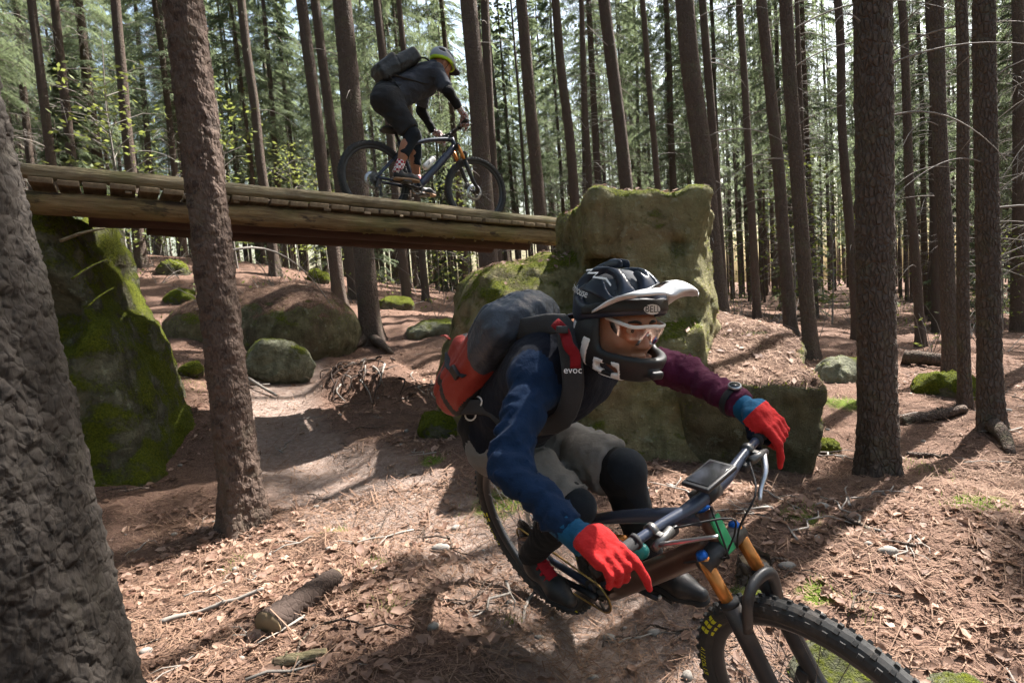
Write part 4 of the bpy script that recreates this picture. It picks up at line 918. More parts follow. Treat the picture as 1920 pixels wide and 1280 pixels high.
    for s in (-1, 1):
        g0 = Y(BAR+[-.024, 0, .008], s*.255); g1_ = Y(BAR+[-.035, 0, .008], s*.388)
        part('grip', join([tube([g0, g1_], .0158, 14), tube([g0-(g1_-g0)*.02, g0+(g1_-g0)*.06], .019, 14)]), 'blackrub', hb, True)
        cl = Y(BAR+[-.020, 0, .006], s*.205)
        br = part('brake_clamp', join([tube([cl+[0, -.008, 0], cl+[0, .008, 0]], .019, 12), tube([cl+[.03, -s*.035, -.005], cl+[.033, s*.035, -.012]], [.012, .010], 10), boxm(cl+[.018, 0, -.004], (.014, .008, .008), None, .002)]), 'darksteel', hb, True)
        if cfg.get('lever'):
            q = np.linalg.inv(M@ST)@np.append(cfg['lever'][0 if s < 0 else 1], 1); e = q[:3]; c0 = cl+np.array([.035, s*.02, -.01])
            lv = [c0, c0*.6+e*.4+np.array([.01, 0, .006]), c0*.25+e*.75, e]
        else: lv = [cl+[.035, s*.02, -.012], cl+[.055, s*.06, -.022], cl+[.05, s*.13, -.028], cl+[.045, s*.17, -.028]]
        part('brake_lever', tube(spline(lv, 10), np.linspace(.0085, .005, 10), 8, .6), 'steel' if cfg['fs'] else 'darksteel', br, True)
        part('shifter', boxm(cl+[.012, -s*.045, -.020], (.020, .016, .012), None, .005), 'black', hb, True)
        part('brake_hose', tube(spline([cl+[.03, -s*.04, -.005], BAR+[.09, s*.06, .0], BAR+[.07, s*.01, -.08], CR+[.02, s*.03, .0]], 12), .0026, 6), 'blackrub', hb, True)
        grips.append(((M@ST)@np.append((g0*.55+g1_*.45), 1))[:3])
    baxis = (M@ST)[:3, :3]@np.array([0, 1., 0])
    peds = []
    for s in (-1, 1):
        an = ca+(0 if s > 0 else math.pi); peds.append((M@np.append(Y(BB+[.17*math.cos(an), 0, .17*math.sin(an)], s*.135), 1))[:3])
    return dict(root=root, M=M, ST=ST, M2=M@ST, BAR=BAR, BB=BB, CR=CR, HT=HT, AX=AX, PF=PF, grips=grips, baxis=baxis, fwd=M[:3, 0], up=M[:3, 2], left=M[:3, 1], peds=peds, part=part, hold=hold, hb=hb)
NEAR = build_bike((.3354, 2.1321, -.0983, -.9521, .135, .2895, .026),
    dict(ha=65.5, cs=.44, fc=.78, bb=.34, a2c=.50, frame='copper', top='slate', fs=True, low=.80, seatz=.57, ttbow=.0, sadz=.76, crank=.02, chain='gold', tyre='tyre', patch=True,
         forkc='black', stan='kashima', cap='blue_ano', lever=(P(1345, 1005, 1.22), P(1425, 938, 1.52))), 'muddy copper-brown full suspension bike leaning into the bend under the front rider')
FARB = build_bike((-.8787, 6.0468, 2.1196, .6311, .0577, -.0456, -.1161),
    dict(ha=67, cs=.435, fc=.735, bb=.32, a2c=.49, frame='navyframe', top='navyframe', fs=False, seatz=.72, ttbow=.02, sadz=.88, crank=-.12, chain='darksteel', tyre='tyre_clean', grey_text=True,
         forkc='black', stan='kashima', cap='black'), 'dark hardtail bike rolling across the log bridge')
def bike_extras():
    b = NEAR; a, c = b['CR']*.52+b['BB']*.48, b['CR']*.30+b['BB']*.70; up = nrm(np.array([-(b['CR']-b['BB'])[2], 0, (b['CR']-b['BB'])[0]]))
    d = nrm(a-c); p0 = c-d*.05+up*.075; p1 = p0+d*.17
    o = mk('water_bottle', join([tube([p0, p0+d*.01, p0+d*.10, p1-d*.03, p1], [.030, .035, .035, .034, .020], 18)]), MAT['palegreen'], b['root'])
    mk('bottle_lid', tube([p1, p1+d*.03, p1+d*.05], [.026, .024, .012], 16), MAT['teal'], o)
    mk('bottle_cage', join([tube(spline([p0+np.array([0, s*.037, 0])-d*.01, p0+d*.06+np.array([0, s*.038, 0])+up*.02, p0+d*.10+np.array([0, s*.036, 0])-up*.03], 8), .003, 6) for s in (-1, 1)]), MAT['black'], b['root'])
    # handlebar computer
    q = b['BAR']+b['PF']*.015+np.array([-.01, 0, .045]); ph = mk('phone_mount', xf(boxm(q, (.040, .062, .006), roty(-.10), .004), b['ST']), MAT['black'], b['hb'])
    mk('mount_post', xf(tube([b['BAR'], q], .009, 8), b['ST']), MAT['blue_ano'], b['hb'])
    sc = mk('screen', xf(boxm(q+np.array([0, 0, .0068]), (.032, .050, .0012), roty(-.10), .0005), b['ST']), MAT['screen'], b['hb'])
    b = FARB; a, c = b['CR']*.60+b['BB']*.40, b['CR']*.35+b['BB']*.65; up = nrm(np.array([-(b['CR']-b['BB'])[2], 0, (b['CR']-b['BB'])[0]])); d = nrm(a-c); p0 = c+up*.085
    o = mk('water_bottle', tube([p0, p0+d*.01, p0+d*.10, p0+d*.12, p0+d*.15, p0+d*.16], [.033, .036, .036, .031, .036, .030], 18), MAT['bottlewhite'], b['root'])
    mk('bottle_cap', tube([p0+d*.16, p0+d*.175, p0+d*.195], [.032, .028, .010], 14), MAT['black'], o)
    mk('bottle_cage', join([tube(spline([p0-d*.01, p0+d*.05+np.array([0, s*.038, 0]), p0+d*.09+np.array([0, s*.03, 0])+up*.03], 8), .0035, 6) for s in (-1, 1)]), MAT['black'], b['root'])
bike_extras()

# ------------------------------------------------------------------ riders
def rider_mats():
    t = NT('skin'); c = t.co(); n = t.noise(c, 40, 4); MAT['skin'] = t.done(t.mix(n, (.27, .115, .065), (.36, .165, .10)), .5, t.bump(t.noise(c, 180, 3), .15, .002), .4, Subsurface_Weight=.08)
    MAT['blue'] = cloth('blue_sleeve', (.008, .024, .062), fold=.7); MAT['plum'] = cloth('burgundy_sleeve', (.075, .011, .034), fold=.7); MAT['navy'] = cloth('navy_jersey', (.007, .009, .017), fold=.6)
    MAT['shorts'] = cloth('grey_shorts', (.21, .197, .182), fold=.7); MAT['blackcloth'] = cloth('black_fabric', (.014, .014, .015), fold=.5); MAT['pad'] = cloth('knee_pad', (.016, .02, .026), fold=.3)
    MAT['charcoal'] = cloth('charcoal_jersey', (.055, .060, .075), fold=.8); MAT['darkshorts'] = cloth('dark_shorts', (.030, .031, .034), fold=.9)
    MAT['red'] = cloth('red_glove', (.50, .022, .022), var=.55, sc=170, fold=1.); MAT['cuff'] = cloth('teal_cuff', (.012, .085, .17), fold=.3)
    MAT['packslate'] = cloth('slate_pack', (.048, .058, .078), fold=.9, rough=.45); MAT['packred'] = cloth('red_pack', (.36, .035, .020), var=.2, fold=.5, rough=.6); MAT['packblack'] = cloth('black_pack', (.017, .018, .019), fold=.7, rough=.55)
    MAT['strapred'] = cloth('red_strap', (.22, .012, .016), fold=.2); MAT['strapgrey'] = cloth('grey_strap', (.05, .05, .052), fold=.2)
    MAT['helmet'] = plain('helmet_navy', (.020, .026, .042), .28, var=.2, sc=10); MAT['helmetblack'] = plain('helmet_black', (.014, .014, .015), .5, var=.3); MAT['foam'] = plain('helmet_foam', (.05, .055, .065), .8)
    MAT['lime'] = plain('lime_trim', (.42, .60, .02), .5, var=.15); MAT['hgrey'] = plain('helmet_grey', (.26, .28, .31), .35, var=.2, sc=12)
    MAT['shoe'] = plain('shoe_black', (.018, .018, .020), .5, var=.4, bump=.2, dirt=.3); MAT['gum'] = plain('gum_sole', (.30, .18, .10), .7, var=.3); MAT['lace'] = cloth('red_lace', (.40, .02, .03), fold=.2)
    MAT['print'] = plain('white_print', (.78, .77, .76), .6, var=.1); MAT['eye'] = plain('eye_white', (.34, .31, .28), .2, var=.1); MAT['iris'] = plain('iris', (.03, .02, .015), .2); MAT['hair'] = plain('dark_hair', (.02, .014, .01), .7, sc=200, bump=.4)
    t = NT('orange_lens'); lp = t.n('BsdfTransparent', Color=(.95, .72, .56)); gl = t.n('BsdfGlossy', Color=(1, 1, 1), Roughness=.05); fr = t.n('Fresnel', IOR=1.45); mx = t.n('MixShader')
    t.t.links.new(t.math('ADD', t.math('MULTIPLY', fr.outputs[0], .9), .05), mx.inputs[0]); t.t.links.new(lp.outputs[0], mx.inputs[1]); t.t.links.new(gl.outputs[0], mx.inputs[2]); t.t.links.new(mx.outputs[0], t.out.inputs[0]); MAT['lens'] = t.m
    t = NT('checked_sock'); ck = t.n('TexChecker', Vector=t.co(), Scale=42., Color1=(.62, .6, .6), Color2=(.30, .02, .04)); MAT['sock'] = t.done(ck.outputs[0], .9)
    t = NT('patterned_glove'); vo = t.n('TexVoronoi', Vector=t.co(), Scale=55.).outputs[0]; MAT['glove2'] = t.done(t.ramp(vo, (.25, (.03, .03, .035)), (.42, (.45, .43, .42)), (.7, (.20, .05, .05))), .85)
rider_mats()
def limb(p, J, s, part):
    S_ = 'R' if s < 0 else 'L'
    if part == 'arm':
        d = sd_caps(p, J['sh'+S_], J['el'+S_], .050, .039); return smin(d, sd_caps(p, J['el'+S_], J['wr'+S_], .040, .029), .03)
    h, k, a = J['hip'+S_], J['kn'+S_], J['an'+S_]
    d = sd_caps(p, h, k, .090, .058); d = smin(d, sd_caps(p, k, a, .056, .037), .03)
    q = k*.68+a*.32-nrm(J['fwd'])*.022; return smin(d, sd_caps(p, q, q*.6+a*.4, .050, .035), .04)
def torso(p, J):
    d = sd_caps(p, J['pel'], J['waist'], .118, .112); d = smin(d, sd_caps(p, J['waist'], J['chest'], .112, .128), .08)
    d = smin(d, sd_caps(p, J['chest'], J['neck'], .115, .065), .07)
    for s in ('R', 'L'):
        d = smin(d, sd_caps(p, J['chest']*.55+J['sh'+s]*.45, J['sh'+s], .082, .056), .07); d = smin(d, sd_caps(p, J['waist']*.8+J['sh'+s]*.2, J['chest']*.5+J['sh'+s]*.5, .09, .09), .06)
        d = smin(d, sd_caps(p, J['pel'], J['hip'+s]-nrm(J['fwd'])*.03, .11, .105), .06)
    return d
def head_sdf(q):                     # q in head coordinates: x forward, y left, z up
    m = q*np.array([1, 1, 1], np.float32); ay = np.abs(q[:, 1]); qa = np.stack([q[:, 0], ay, q[:, 2]], -1)
    d = sd_ell(m, (-.005, 0, .03), (.100, .078, .104)); d = smin(d, sd_ell(m, (.028, 0, -.05), (.070, .060, .080)), .04)
    d = smin(d, sd_ell(m, (.078, 0, -.108), (.024, .026, .020)), .035); d = smin(d, sd_caps(qa, (.02, .058, -.06), (.07, .028, -.105), .018, .016), .03)
    d = smin(d, sd_ell(qa, (.066, .040, -.030), (.026, .026, .024)), .025); d = smin(d, sd_caps(qa, (.090, .012, .024), (.078, .050, .020), .011, .010), .018)
    d = smax(d, -sd_ell(qa, (.104, .032, .000), (.020, .019, .012)), .014)
    d = smin(d, sd_caps(m, (.094, 0, .012), (.118, 0, -.034), .008, .0115), .014); d = smin(d, sd_ell(qa, (.106, .012, -.038), (.011, .010, .008)), .010)
    d = smin(d, sd_ell(m, (.096, 0, -.066), (.011, .026, .006)), .007); d = smin(d, sd_ell(m, (.093, 0, -.078), (.012, .022, .006)), .007)
    d = smax(d, -sd_caps(qa, (.108, 0, -.0715), (.096, .026, -.0715), .0022, .0015), .003)
    d = smin(d, smax(sd_ell(qa, (-.008, .080, -.008), (.020, .010, .032)), -sd_ell(qa, (-.002, .090, -.008), (.010, .007, .016)), .005), .008)
    return d
def hand(gc, wr, bax_out, up, index_out=True, reach=0.):
    """glove shape closed round a grip at gc; wr: wrist; bax_out: along the bar towards its end"""
    ey = nrm(bax_out); ex = (gc-wr); ex = nrm(ex-ey*np.dot(ex, ey)); ez = np.cross(ex, ey)
    if np.dot(ez, up) < 0: ez = -ez
    M = np.stack([ex, ey, ez], -1)
    wl_ = (wr-gc)@M
    def f(p):
        q = (p-gc.astype(np.float32))@M.astype(np.float32)
        d = sd_box(q, (-.028, .002, .032), (.042, .043, .016), roty(.12), .014)
        d = smin(d, sd_caps(q, wl_, (-.05, 0, .030), .031, .027), .03)
        d = smin(d, sd_ell(q, (-.035, -.030, .020), (.034, .020, .018)), .02)
        for i, y in enumerate((-.032, -.010, .012, .032)):
            r = (.0108, .011, .0105, .0092)[i]; ln = (1., 1.08, 1., .82)[i]
            if i == 0 and index_out: c = [(.010, y, .034), (.050*ln, y-.003, .026), (.072+reach*.5, y-.006, .004-reach*.4), (.084+reach, y-.010, -.020-reach*.9)]
            else: c = [(.010, y, .035), (.042*ln, y, .024), (.043*ln, y, -.012), (.018, y, -.028)]
            g = sd_caps(q, c[0], c[1], r*1.1, r); g = smin(g, sd_caps(q, c[1], c[2], r, r*.93), .006); g = smin(g, sd_caps(q, c[2], c[3], r*.93, r*.8), .006); d = smin(d, g, .007)
        th = smin(sd_caps(q, (-.045, -.034, .020), (-.012, -.056, -.002), .015, .012), sd_caps(q, (-.012, -.056, -.002), (.020, -.050, -.020), .012, .0095), .008)
        d = smin(d, th, .012)
        kn_ = sum(np.exp(-(((q[:, 0]-.008)/.010)**2+((q[:, 1]-y)/.008)**2)) for y in (-.032, -.010, .012, .032))*(q[:, 2] > .02)
        return d+.0016*fbm(q*90, 2)-.003*kn_+.0018*(np.abs(fbm(q*np.array([60, 22, 40], np.float32)+3, 2))-.3)
    allp = np.stack([gc, wr]); lo = allp.min(0)-.125; hi = allp.max(0)+.125
    return nets(f, lo, hi, .0045), M, wl_
def shoe(an, ped, fwd, up, left, mats, parent, off, laces=True):
    ex = nrm(fwd); ez = nrm(up-ex*np.dot(up, ex)); ey = np.cross(ez, ex); M = np.stack([ex, ey, ez], -1).astype(np.float32); o = ped+ez*.012; a = (an-o)@M
    def up_(q):
        d = smin(sd_caps(q, (-.085, 0, .040), (.06, 0, .036), .040, .038), sd_caps(q, (.06, 0, .034), (.125, .006, .028), .040, .026), .03)
        d = smin(d, sd_caps(q, (-.065, 0, .05), (np.clip(a[0], -.09, -.02), np.clip(a[1], -.02, .02), .105), .042, .043), .03); return smax(d, -(q[:, 2]-.012), .006)
    def sole(q):
        d = smin(sd_caps(q*np.array([1, 1, 1], np.float32), (-.085, 0, 0), (.05, 0, 0), .042, .046), sd_caps(q, (.05, 0, 0), (.118, .006, 0), .046, .034), .02); return smax(d, np.abs(q[:, 2]-.010)-.012, .004)
    tr = lambda vf: (vf[0]@M.T.astype(float)+o, vf[1])
    s = mk('shoe', tr(nets(up_, (-.16, -.075, -.02), (.18, .075, .17), .007)), MAT[mats[0]], parent, off)
    mk('sole', tr(nets(sole, (-.16, -.075, -.02), (.18, .075, .05), .007)), MAT[mats[1]], s)
    if laces:
        mk('tongue', tr((lambda q: q)(tube(spline([(-.03, 0, .108), (.0, 0, .094), (.04, 0, .076), (.085, 0, .058)], 8), [.018, .021, .022, .022, .021, .020, .017, .012], 12, .32, up=(0, 0, 1)))), MAT['lace'], s)
        for k in range(5):
            x = -.015+.022*k; h = .103-.0105*k-.0006*k*k; p = [(x-.006, -.026, h-.018), (x, -.010, h-.0005), (x+.004, .010, h-.0005), (x-.004, .028, h-.018)]
            v, f = tube(spline(p, 8), .0052, 6); mk('lace', tr((v, f)), MAT['lace'], s)
def lathe_ring(c, ax, r, w, th, seg=24):
    ax = nrm(ax); n = nrm(np.cross(ax, [.3, .5, .8])); b = np.cross(ax, n); v, f = lathe([(r, -w), (r+th, -w*.8), (r+th, w*.8), (r, w)], seg)
    return v[:, [0]]*n+v[:, [2]]*b+v[:, [1]]*ax+c, f
def body_bounds(J, keys, pad): a = np.array([J[k] for k in keys]); return a.min(0)-pad, a.max(0)+pad
def frame_from(f, up):
    x = nrm(f); z = nrm(up-x*np.dot(up, x)); return np.stack([x, np.cross(z, x), z], -1)
def folds(p, amp, sc=1.): return amp*fbm(p*np.array([11, 11, 26], np.float32)*sc, 3)+amp*.8*np.abs(fbm(p*np.array([7, 7, 13], np.float32)*sc+4, 2))-amp*.4

def rings(p, a, b, amp, fr=34.):     # creases running round a limb
    ax = nrm(b-a).astype(np.float32); s_ = (p-a.astype(np.float32))@ax; q = p-s_[:, None]*ax*.75
    n_ = fbm(q*9+s_[:, None]*ax*fr, 3); return amp*(np.abs(n_)-.35)
def wrap(txt, size, fn):             # text whose plane coordinates are mapped by fn(a, b)
    v, f = text_mesh(txt, size); return np.array([fn(q[0], q[1]) for q in v]), f

def front_rider():
    b = NEAR; J = {}
    J['fwd'] = b['fwd']
    gR, gL = b['grips']; 
    J['wrR'] = P(1068, 992, 1.40); J['elR'] = P(950, 872, 1.50); J['shR'] = P(1004, 706, 1.68)
    J['wrL'] = P(1392, 762, 1.72); J['elL'] = P(1285, 700, 1.93); J['shL'] = P(1142, 655, 1.95)
    J['neck'] = P(1085, 640, 1.74); J['chest'] = P(1045, 700, 1.84); J['waist'] = P(975, 760, 2.04); J['pel'] = P(938, 810, 2.20)
    J['hipR'] = P(945, 836, 2.13); J['hipL'] = P(988, 812, 2.31); J['knR'] = P(1074, 950, 1.90); J['knL'] = P(1165, 884, 1.98)
    upb = b['up']; fw = b['fwd']; lf = b['left']
    J['anR'] = b['peds'][0]+upb*.115-fw*.075; J['anL'] = b['peds'][1]+upb*.115-fw*.075
    HC = P(1160, 604, 1.60); HF = nrm(cR*.48-cF*.82-cU*.27); HU = nrm(cU*.98-cR*.10+cF*.1); HM = frame_from(HF, HU)
    print({k: np.round(np.linalg.norm(J[a]-J[c]), 2) for k, a, c in (('uaR', 'shR', 'elR'), ('faR', 'elR', 'wrR'), ('uaL', 'shL', 'elL'), ('faL', 'elL', 'wrL'), ('thR', 'hipR', 'knR'), ('shinR', 'knR', 'anR'), ('thL', 'hipL', 'knL'), ('shinL', 'knL', 'anL'), ('sh', 'shR', 'shL'), ('spine', 'pel', 'neck'))}, 'grip-wrist', np.linalg.norm(gR-J['wrR']), np.linalg.norm(gL-J['wrL']))
    base = (b['peds'][0]+b['peds'][1])/2
    root = empty('person', base, 'rider in red gloves, navy jersey and grey shorts crouching over the front bike', 'person'); off = root.location
    hq = lambda p: (p-HC.astype(np.float32))@HM.astype(np.float32)
    def body(p):
        d = torso(p, J)
        for s in (-1, 1): d = smin(d, limb(p, J, s, 'arm')+.009, .03); d = smin(d, limb(p, J, s, 'leg'), .05)
        d = smin(d, sd_caps(p, J['neck'], HC-HM[:, 2]*.05-HM[:, 0]*.015, .060, .056), .03); return smin(d, head_sdf(hq(p)), .02)
    lo, hi = body_bounds(J, ('wrR', 'elR', 'wrL', 'knR', 'knL', 'anR', 'anL', 'hipL', 'hipR', 'shL', 'neck'), .17); hi[2] = max(hi[2], HC[2]+.16)
    mk('body', nets(body, lo, hi, .0125), MAT['skin'], root, off)
    def headonly(p): return smin(head_sdf(p), sd_caps(p, (-.015, 0, -.05), (J['neck']-HC)@HM, .056, .058), .02)
    v, f = nets(headonly, (-.14, -.12, -.2), (.15, .12, .15), .0042); mk('face', (v@HM.T+HC, f), MAT['skin'], root, off)
    H = lambda vf: (np.asarray(vf[0])@HM.T+HC, vf[1])
    for s in (-1, 1):
        e = mk('eye', H(xf(lathe([(.0001, -.0115), (.006, -.0098), (.0115, 0), (.006, .0098), (.0001, .0115)], 14), Matrix.Translation((.0835, s*.032, .001)))), MAT['eye'], root, off)
        mk('iris', H(xf(lathe([(.0001, .0), (.005, .0005), (.0052, .002), (.0001, .0022)], 12, 'x'), Matrix.Translation((.0932, s*.032, .001)))), MAT['iris'], e)
        mk('eyebrow', H(tube(spline([(.101, s*.012, .022), (.100, s*.030, .027), (.086, s*.050, .021)], 6), [.003, .0042, .0045, .004, .003, .002], 6)), MAT['hair'], root, off)
    # jersey, split into torso and the two sleeves
    def jersey(p):
        d = torso(p, J)-.020
        for s, k in ((-1, 'R'), (1, 'L')): d = smin(d, limb(p, J, s, 'arm')-.011+rings(p, J['sh'+k], J['el'+k], .013, 30.)+rings(p, J['el'+k], J['wr'+k], .017, 44.), .030)
        d = d+folds(p, .005)
        d = smax(d, -((p-J['pel'].astype(np.float32)-(J['waist']-J['pel']).astype(np.float32)*.25)@nrm(J['waist']-J['pel']).astype(np.float32)), .01)
        for s, k in ((-1, 'R'), (1, 'L')): d = smax(d, (p-J['wr'+k].astype(np.float32)*.97-J['el'+k].astype(np.float32)*.03)@nrm(J['wr'+k]-J['el'+k]).astype(np.float32)-0*p[:, 0] if False else np.where(np.linalg.norm(p-J['wr'+k].astype(np.float32), axis=1) < .16, (p-J['wr'+k].astype(np.float32))@nrm(J['wr'+k]-J['el'+k]).astype(np.float32), -1), .008)
        return smax(d, -sd_caps(p, J['neck']+(J['neck']-J['chest'])*.25, HC, .066, .07), .01)
    lo, hi = body_bounds(J, ('wrR', 'elR', 'wrL', 'elL', 'shL', 'shR', 'neck', 'waist', 'pel'), .16)
    J_ = {k: q.astype(np.float32) for k, q in J.items()}
    def lab(c):
        dT = torso(c, J); dR = limb(c, J, -1, 'arm'); dL = limb(c, J, 1, 'arm')
        r = np.zeros(len(c), int); aR = (c-J_['shR'])@nrm(J['elR']-J['shR']+(J['shR']-J['shL'])*.4).astype(np.float32); aL = (c-J_['shL'])@nrm(J['elL']-J['shL']+(J['shL']-J['shR'])*.4).astype(np.float32)
        r[(dR < dT+.012) & (dR < dL) & (aR > -.055)] = 1; r[(dL < dT+.012) & (dL < dR) & (aL > -.045)] = 2; return r
    js = split(nets(jersey, lo, hi, .0095), lab); jo = mk('jersey', js[0], MAT['navy'], root, off)
    mk('sleeve', js[1], MAT['blue'], jo)['label'] = 'blue right sleeve'; mk('sleeve', js[2], MAT['plum'], jo)['label'] = 'burgundy left sleeve'
    # shorts
    def shorts(p):
        d = smax(sd_caps(p, J['pel'], J['waist'], .145, .14), (p-J['waist'].astype(np.float32)*.6-J['pel'].astype(np.float32)*.4)@nrm(J['waist']-J['pel']).astype(np.float32)-.02, .02)
        for s, k in ((-1, 'R'), (1, 'L')):
            g = sd_caps(p, J['hip'+k], J['kn'+k], .112 if k == 'L' else .104, .092 if k == 'L' else .078)
            g = g+rings(p, J['hip'+k], J['kn'+k], .024, 24.)
            g = smax(g, (p-(J['hip'+k]*(.0 if k == 'R' else .07)+J['kn'+k]*(1. if k == 'R' else .93)).astype(np.float32))@nrm(J['kn'+k]-J['hip'+k]).astype(np.float32), .012)
            d = smin(d, g, .025); d = smin(d, sd_caps(p, J['pel'], J['hip'+k]-nrm(J['fwd'])*.04, .125, .118), .05)
        return d+folds(p, .009, .8)
    lo, hi = body_bounds(J, ('hipR', 'hipL', 'knR', 'knL', 'pel', 'waist'), .2)
    wv = nrm(J['waist']-J['pel']).astype(np.float32)
    ss = split(nets(shorts, lo, hi, .0105), lambda c: (((c-J_['pel'])@wv > -.03) & (sd_caps(c, J['pel'], J['waist'], .145, .14) < np.minimum(sd_caps(c, J['hipR'], J['knR'], .125, .098), sd_caps(c, J['hipL'], J['knL'], .125, .098)))).astype(int)); sh = mk('shorts', ss[0], MAT['shorts'], root, off)
    if 1 in ss: mk('waistband', ss[1], MAT['blackcloth'], sh)
    # black knee pads, leggings
    for s, k in ((-1, 'R'), (1, 'L')):
        h, kn, an = J['hip'+k], J['kn'+k], J['an'+k]; fd = nrm(kn*2-h-an)
        fat = 1.18 if k == 'L' else 1.0
        def leg(p): return smin(sd_caps(p, h*.45+kn*.55, kn, .072, .063*fat), sd_caps(p, kn, an, .062*fat, .047*fat), .03)+folds(p, .004, 1.2) if False else np.minimum(smin(sd_caps(p, h*.45+kn*.55, kn, .072, .063*fat), sd_caps(p, kn, an, .062*fat, .047*fat), .03)+folds(p, .004, 1.2), np.maximum(limb(p, J, s, 'leg')-.009, -(p-(h*.4+kn*.6).astype(np.float32))@nrm(kn-h).astype(np.float32)*np.where(np.linalg.norm(p-h.astype(np.float32), axis=1) < np.linalg.norm(kn-h)*.6, 1, 0)-0*p[:, 0]))
        lo = np.minimum(np.minimum(h, kn), an)-.11; hi = np.maximum(np.maximum(h, kn), an)+.11
        lg = mk('legging', nets(leg, lo, hi, .0105), MAT['blackcloth'], root, off)
        def pad(p):
            d = smin(sd_ell(p, kn+fd*.024, np.array((.060, .060, .060))*fat), sd_caps(p, kn+fd*.018, kn*.62+an*.38+fd*.022, .053*fat, .044*fat), .03)
            gr = np.abs((p-kn.astype(np.float32))@nrm(an-kn).astype(np.float32)-.045)-.004
            return smax(d, -smax(gr, -(leg(p)-.018), .004), .006)
        mk('knee_pad', nets(pad, kn-.2, kn+.2, .0085), MAT['pad'], root, off)
    # gloves
    gR = gR-b['baxis']*.035
    for s, g, k, rc in ((-1, gR, 'R', .008), (1, gL, 'L', .008)):
        wr = J['wr'+k]; vf, HMx, wl_ = hand(g, wr, s*b['baxis'], nrm(cU*.8-cF*.6), True, rc)
        sp_ = split(vf, lambda c: np.where(((c-g)@HMx)[:, 0] < wl_[0]*.62, 1, np.where((((c-g)@HMx)[:, 2] < .016-.30*np.maximum(0, ((c-g)@HMx)[:, 0])) & (((c-g)@HMx)[:, 0] < .034), 2, 0)), lambda c: np.where(((c-g)@HMx)[:, 0] < wl_[0]*.35, ((c-g)@HMx)[:, 0]-wl_[0]*.62, 0), .0045); gl = mk('glove', sp_[0], MAT['red'], root, off)
        if 1 in sp_: mk('cuff', sp_[1], MAT['cuff'], gl)
        if 2 in sp_: mk('palm', sp_[2], MAT['navy'], gl)
        ct = tube([wr*.55+g*.45, wr, wr+nrm(J['el'+k]-wr)*.03], [.035, .036, .040], 16); mk('wrist_band', ct, MAT['cuff'], gl)
    for s, k, pd in ((-1, 'R', b['peds'][0]), (1, 'L', b['peds'][1])):
        toe = nrm(fw+lf*(.10*s)-upb*(.10 if s < 0 else .0)); shoe(J['an'+k], pd, toe, upb, lf, ('shoe', 'blackrub'), root, off)
    wt = empty('wristwatch', J['wrL'], 'dark wristwatch over the burgundy cuff of the front rider', 'watch'); ax = nrm(J['elL']-J['wrL']); c = J['wrL']+ax*.035
    mk('watch_band', lathe_ring(c, ax, .046, .011, .003), MAT['blackrub'], wt, wt.location); u = nrm(cU*.8-cF*.6); u = nrm(u-ax*np.dot(u, ax)); mk('watch_case', tube([c+u*.046, c+u*.057], .019, 18), MAT['steel'], wt, wt.location); mk('watch_face', tube([c+u*.0572, c+u*.058], .0155, 18), MAT['screen'], wt, wt.location)
    front_helmet(HM, HC); front_pack(J)
    tx = nrm(cR*.42+cU*.9); ty = nrm(np.cross(-cF, tx)); v, f = text_mesh('OO', .052)
    pts = P(889, 766, 1.75)+v[:, :1]*tx+v[:, 1:2]*ty                     # press the print onto the cloth
    for _ in range(40): pts = pts+np.maximum(np.minimum(shorts(pts.astype(np.float32)), jersey(pts.astype(np.float32)))-.004, 0)[:, None]*((pts-cC)/np.linalg.norm(pts-cC, axis=1)[:, None])*.8
    mk('lettering', (pts, f), MAT['print'], sh, smooth=False)
    return J
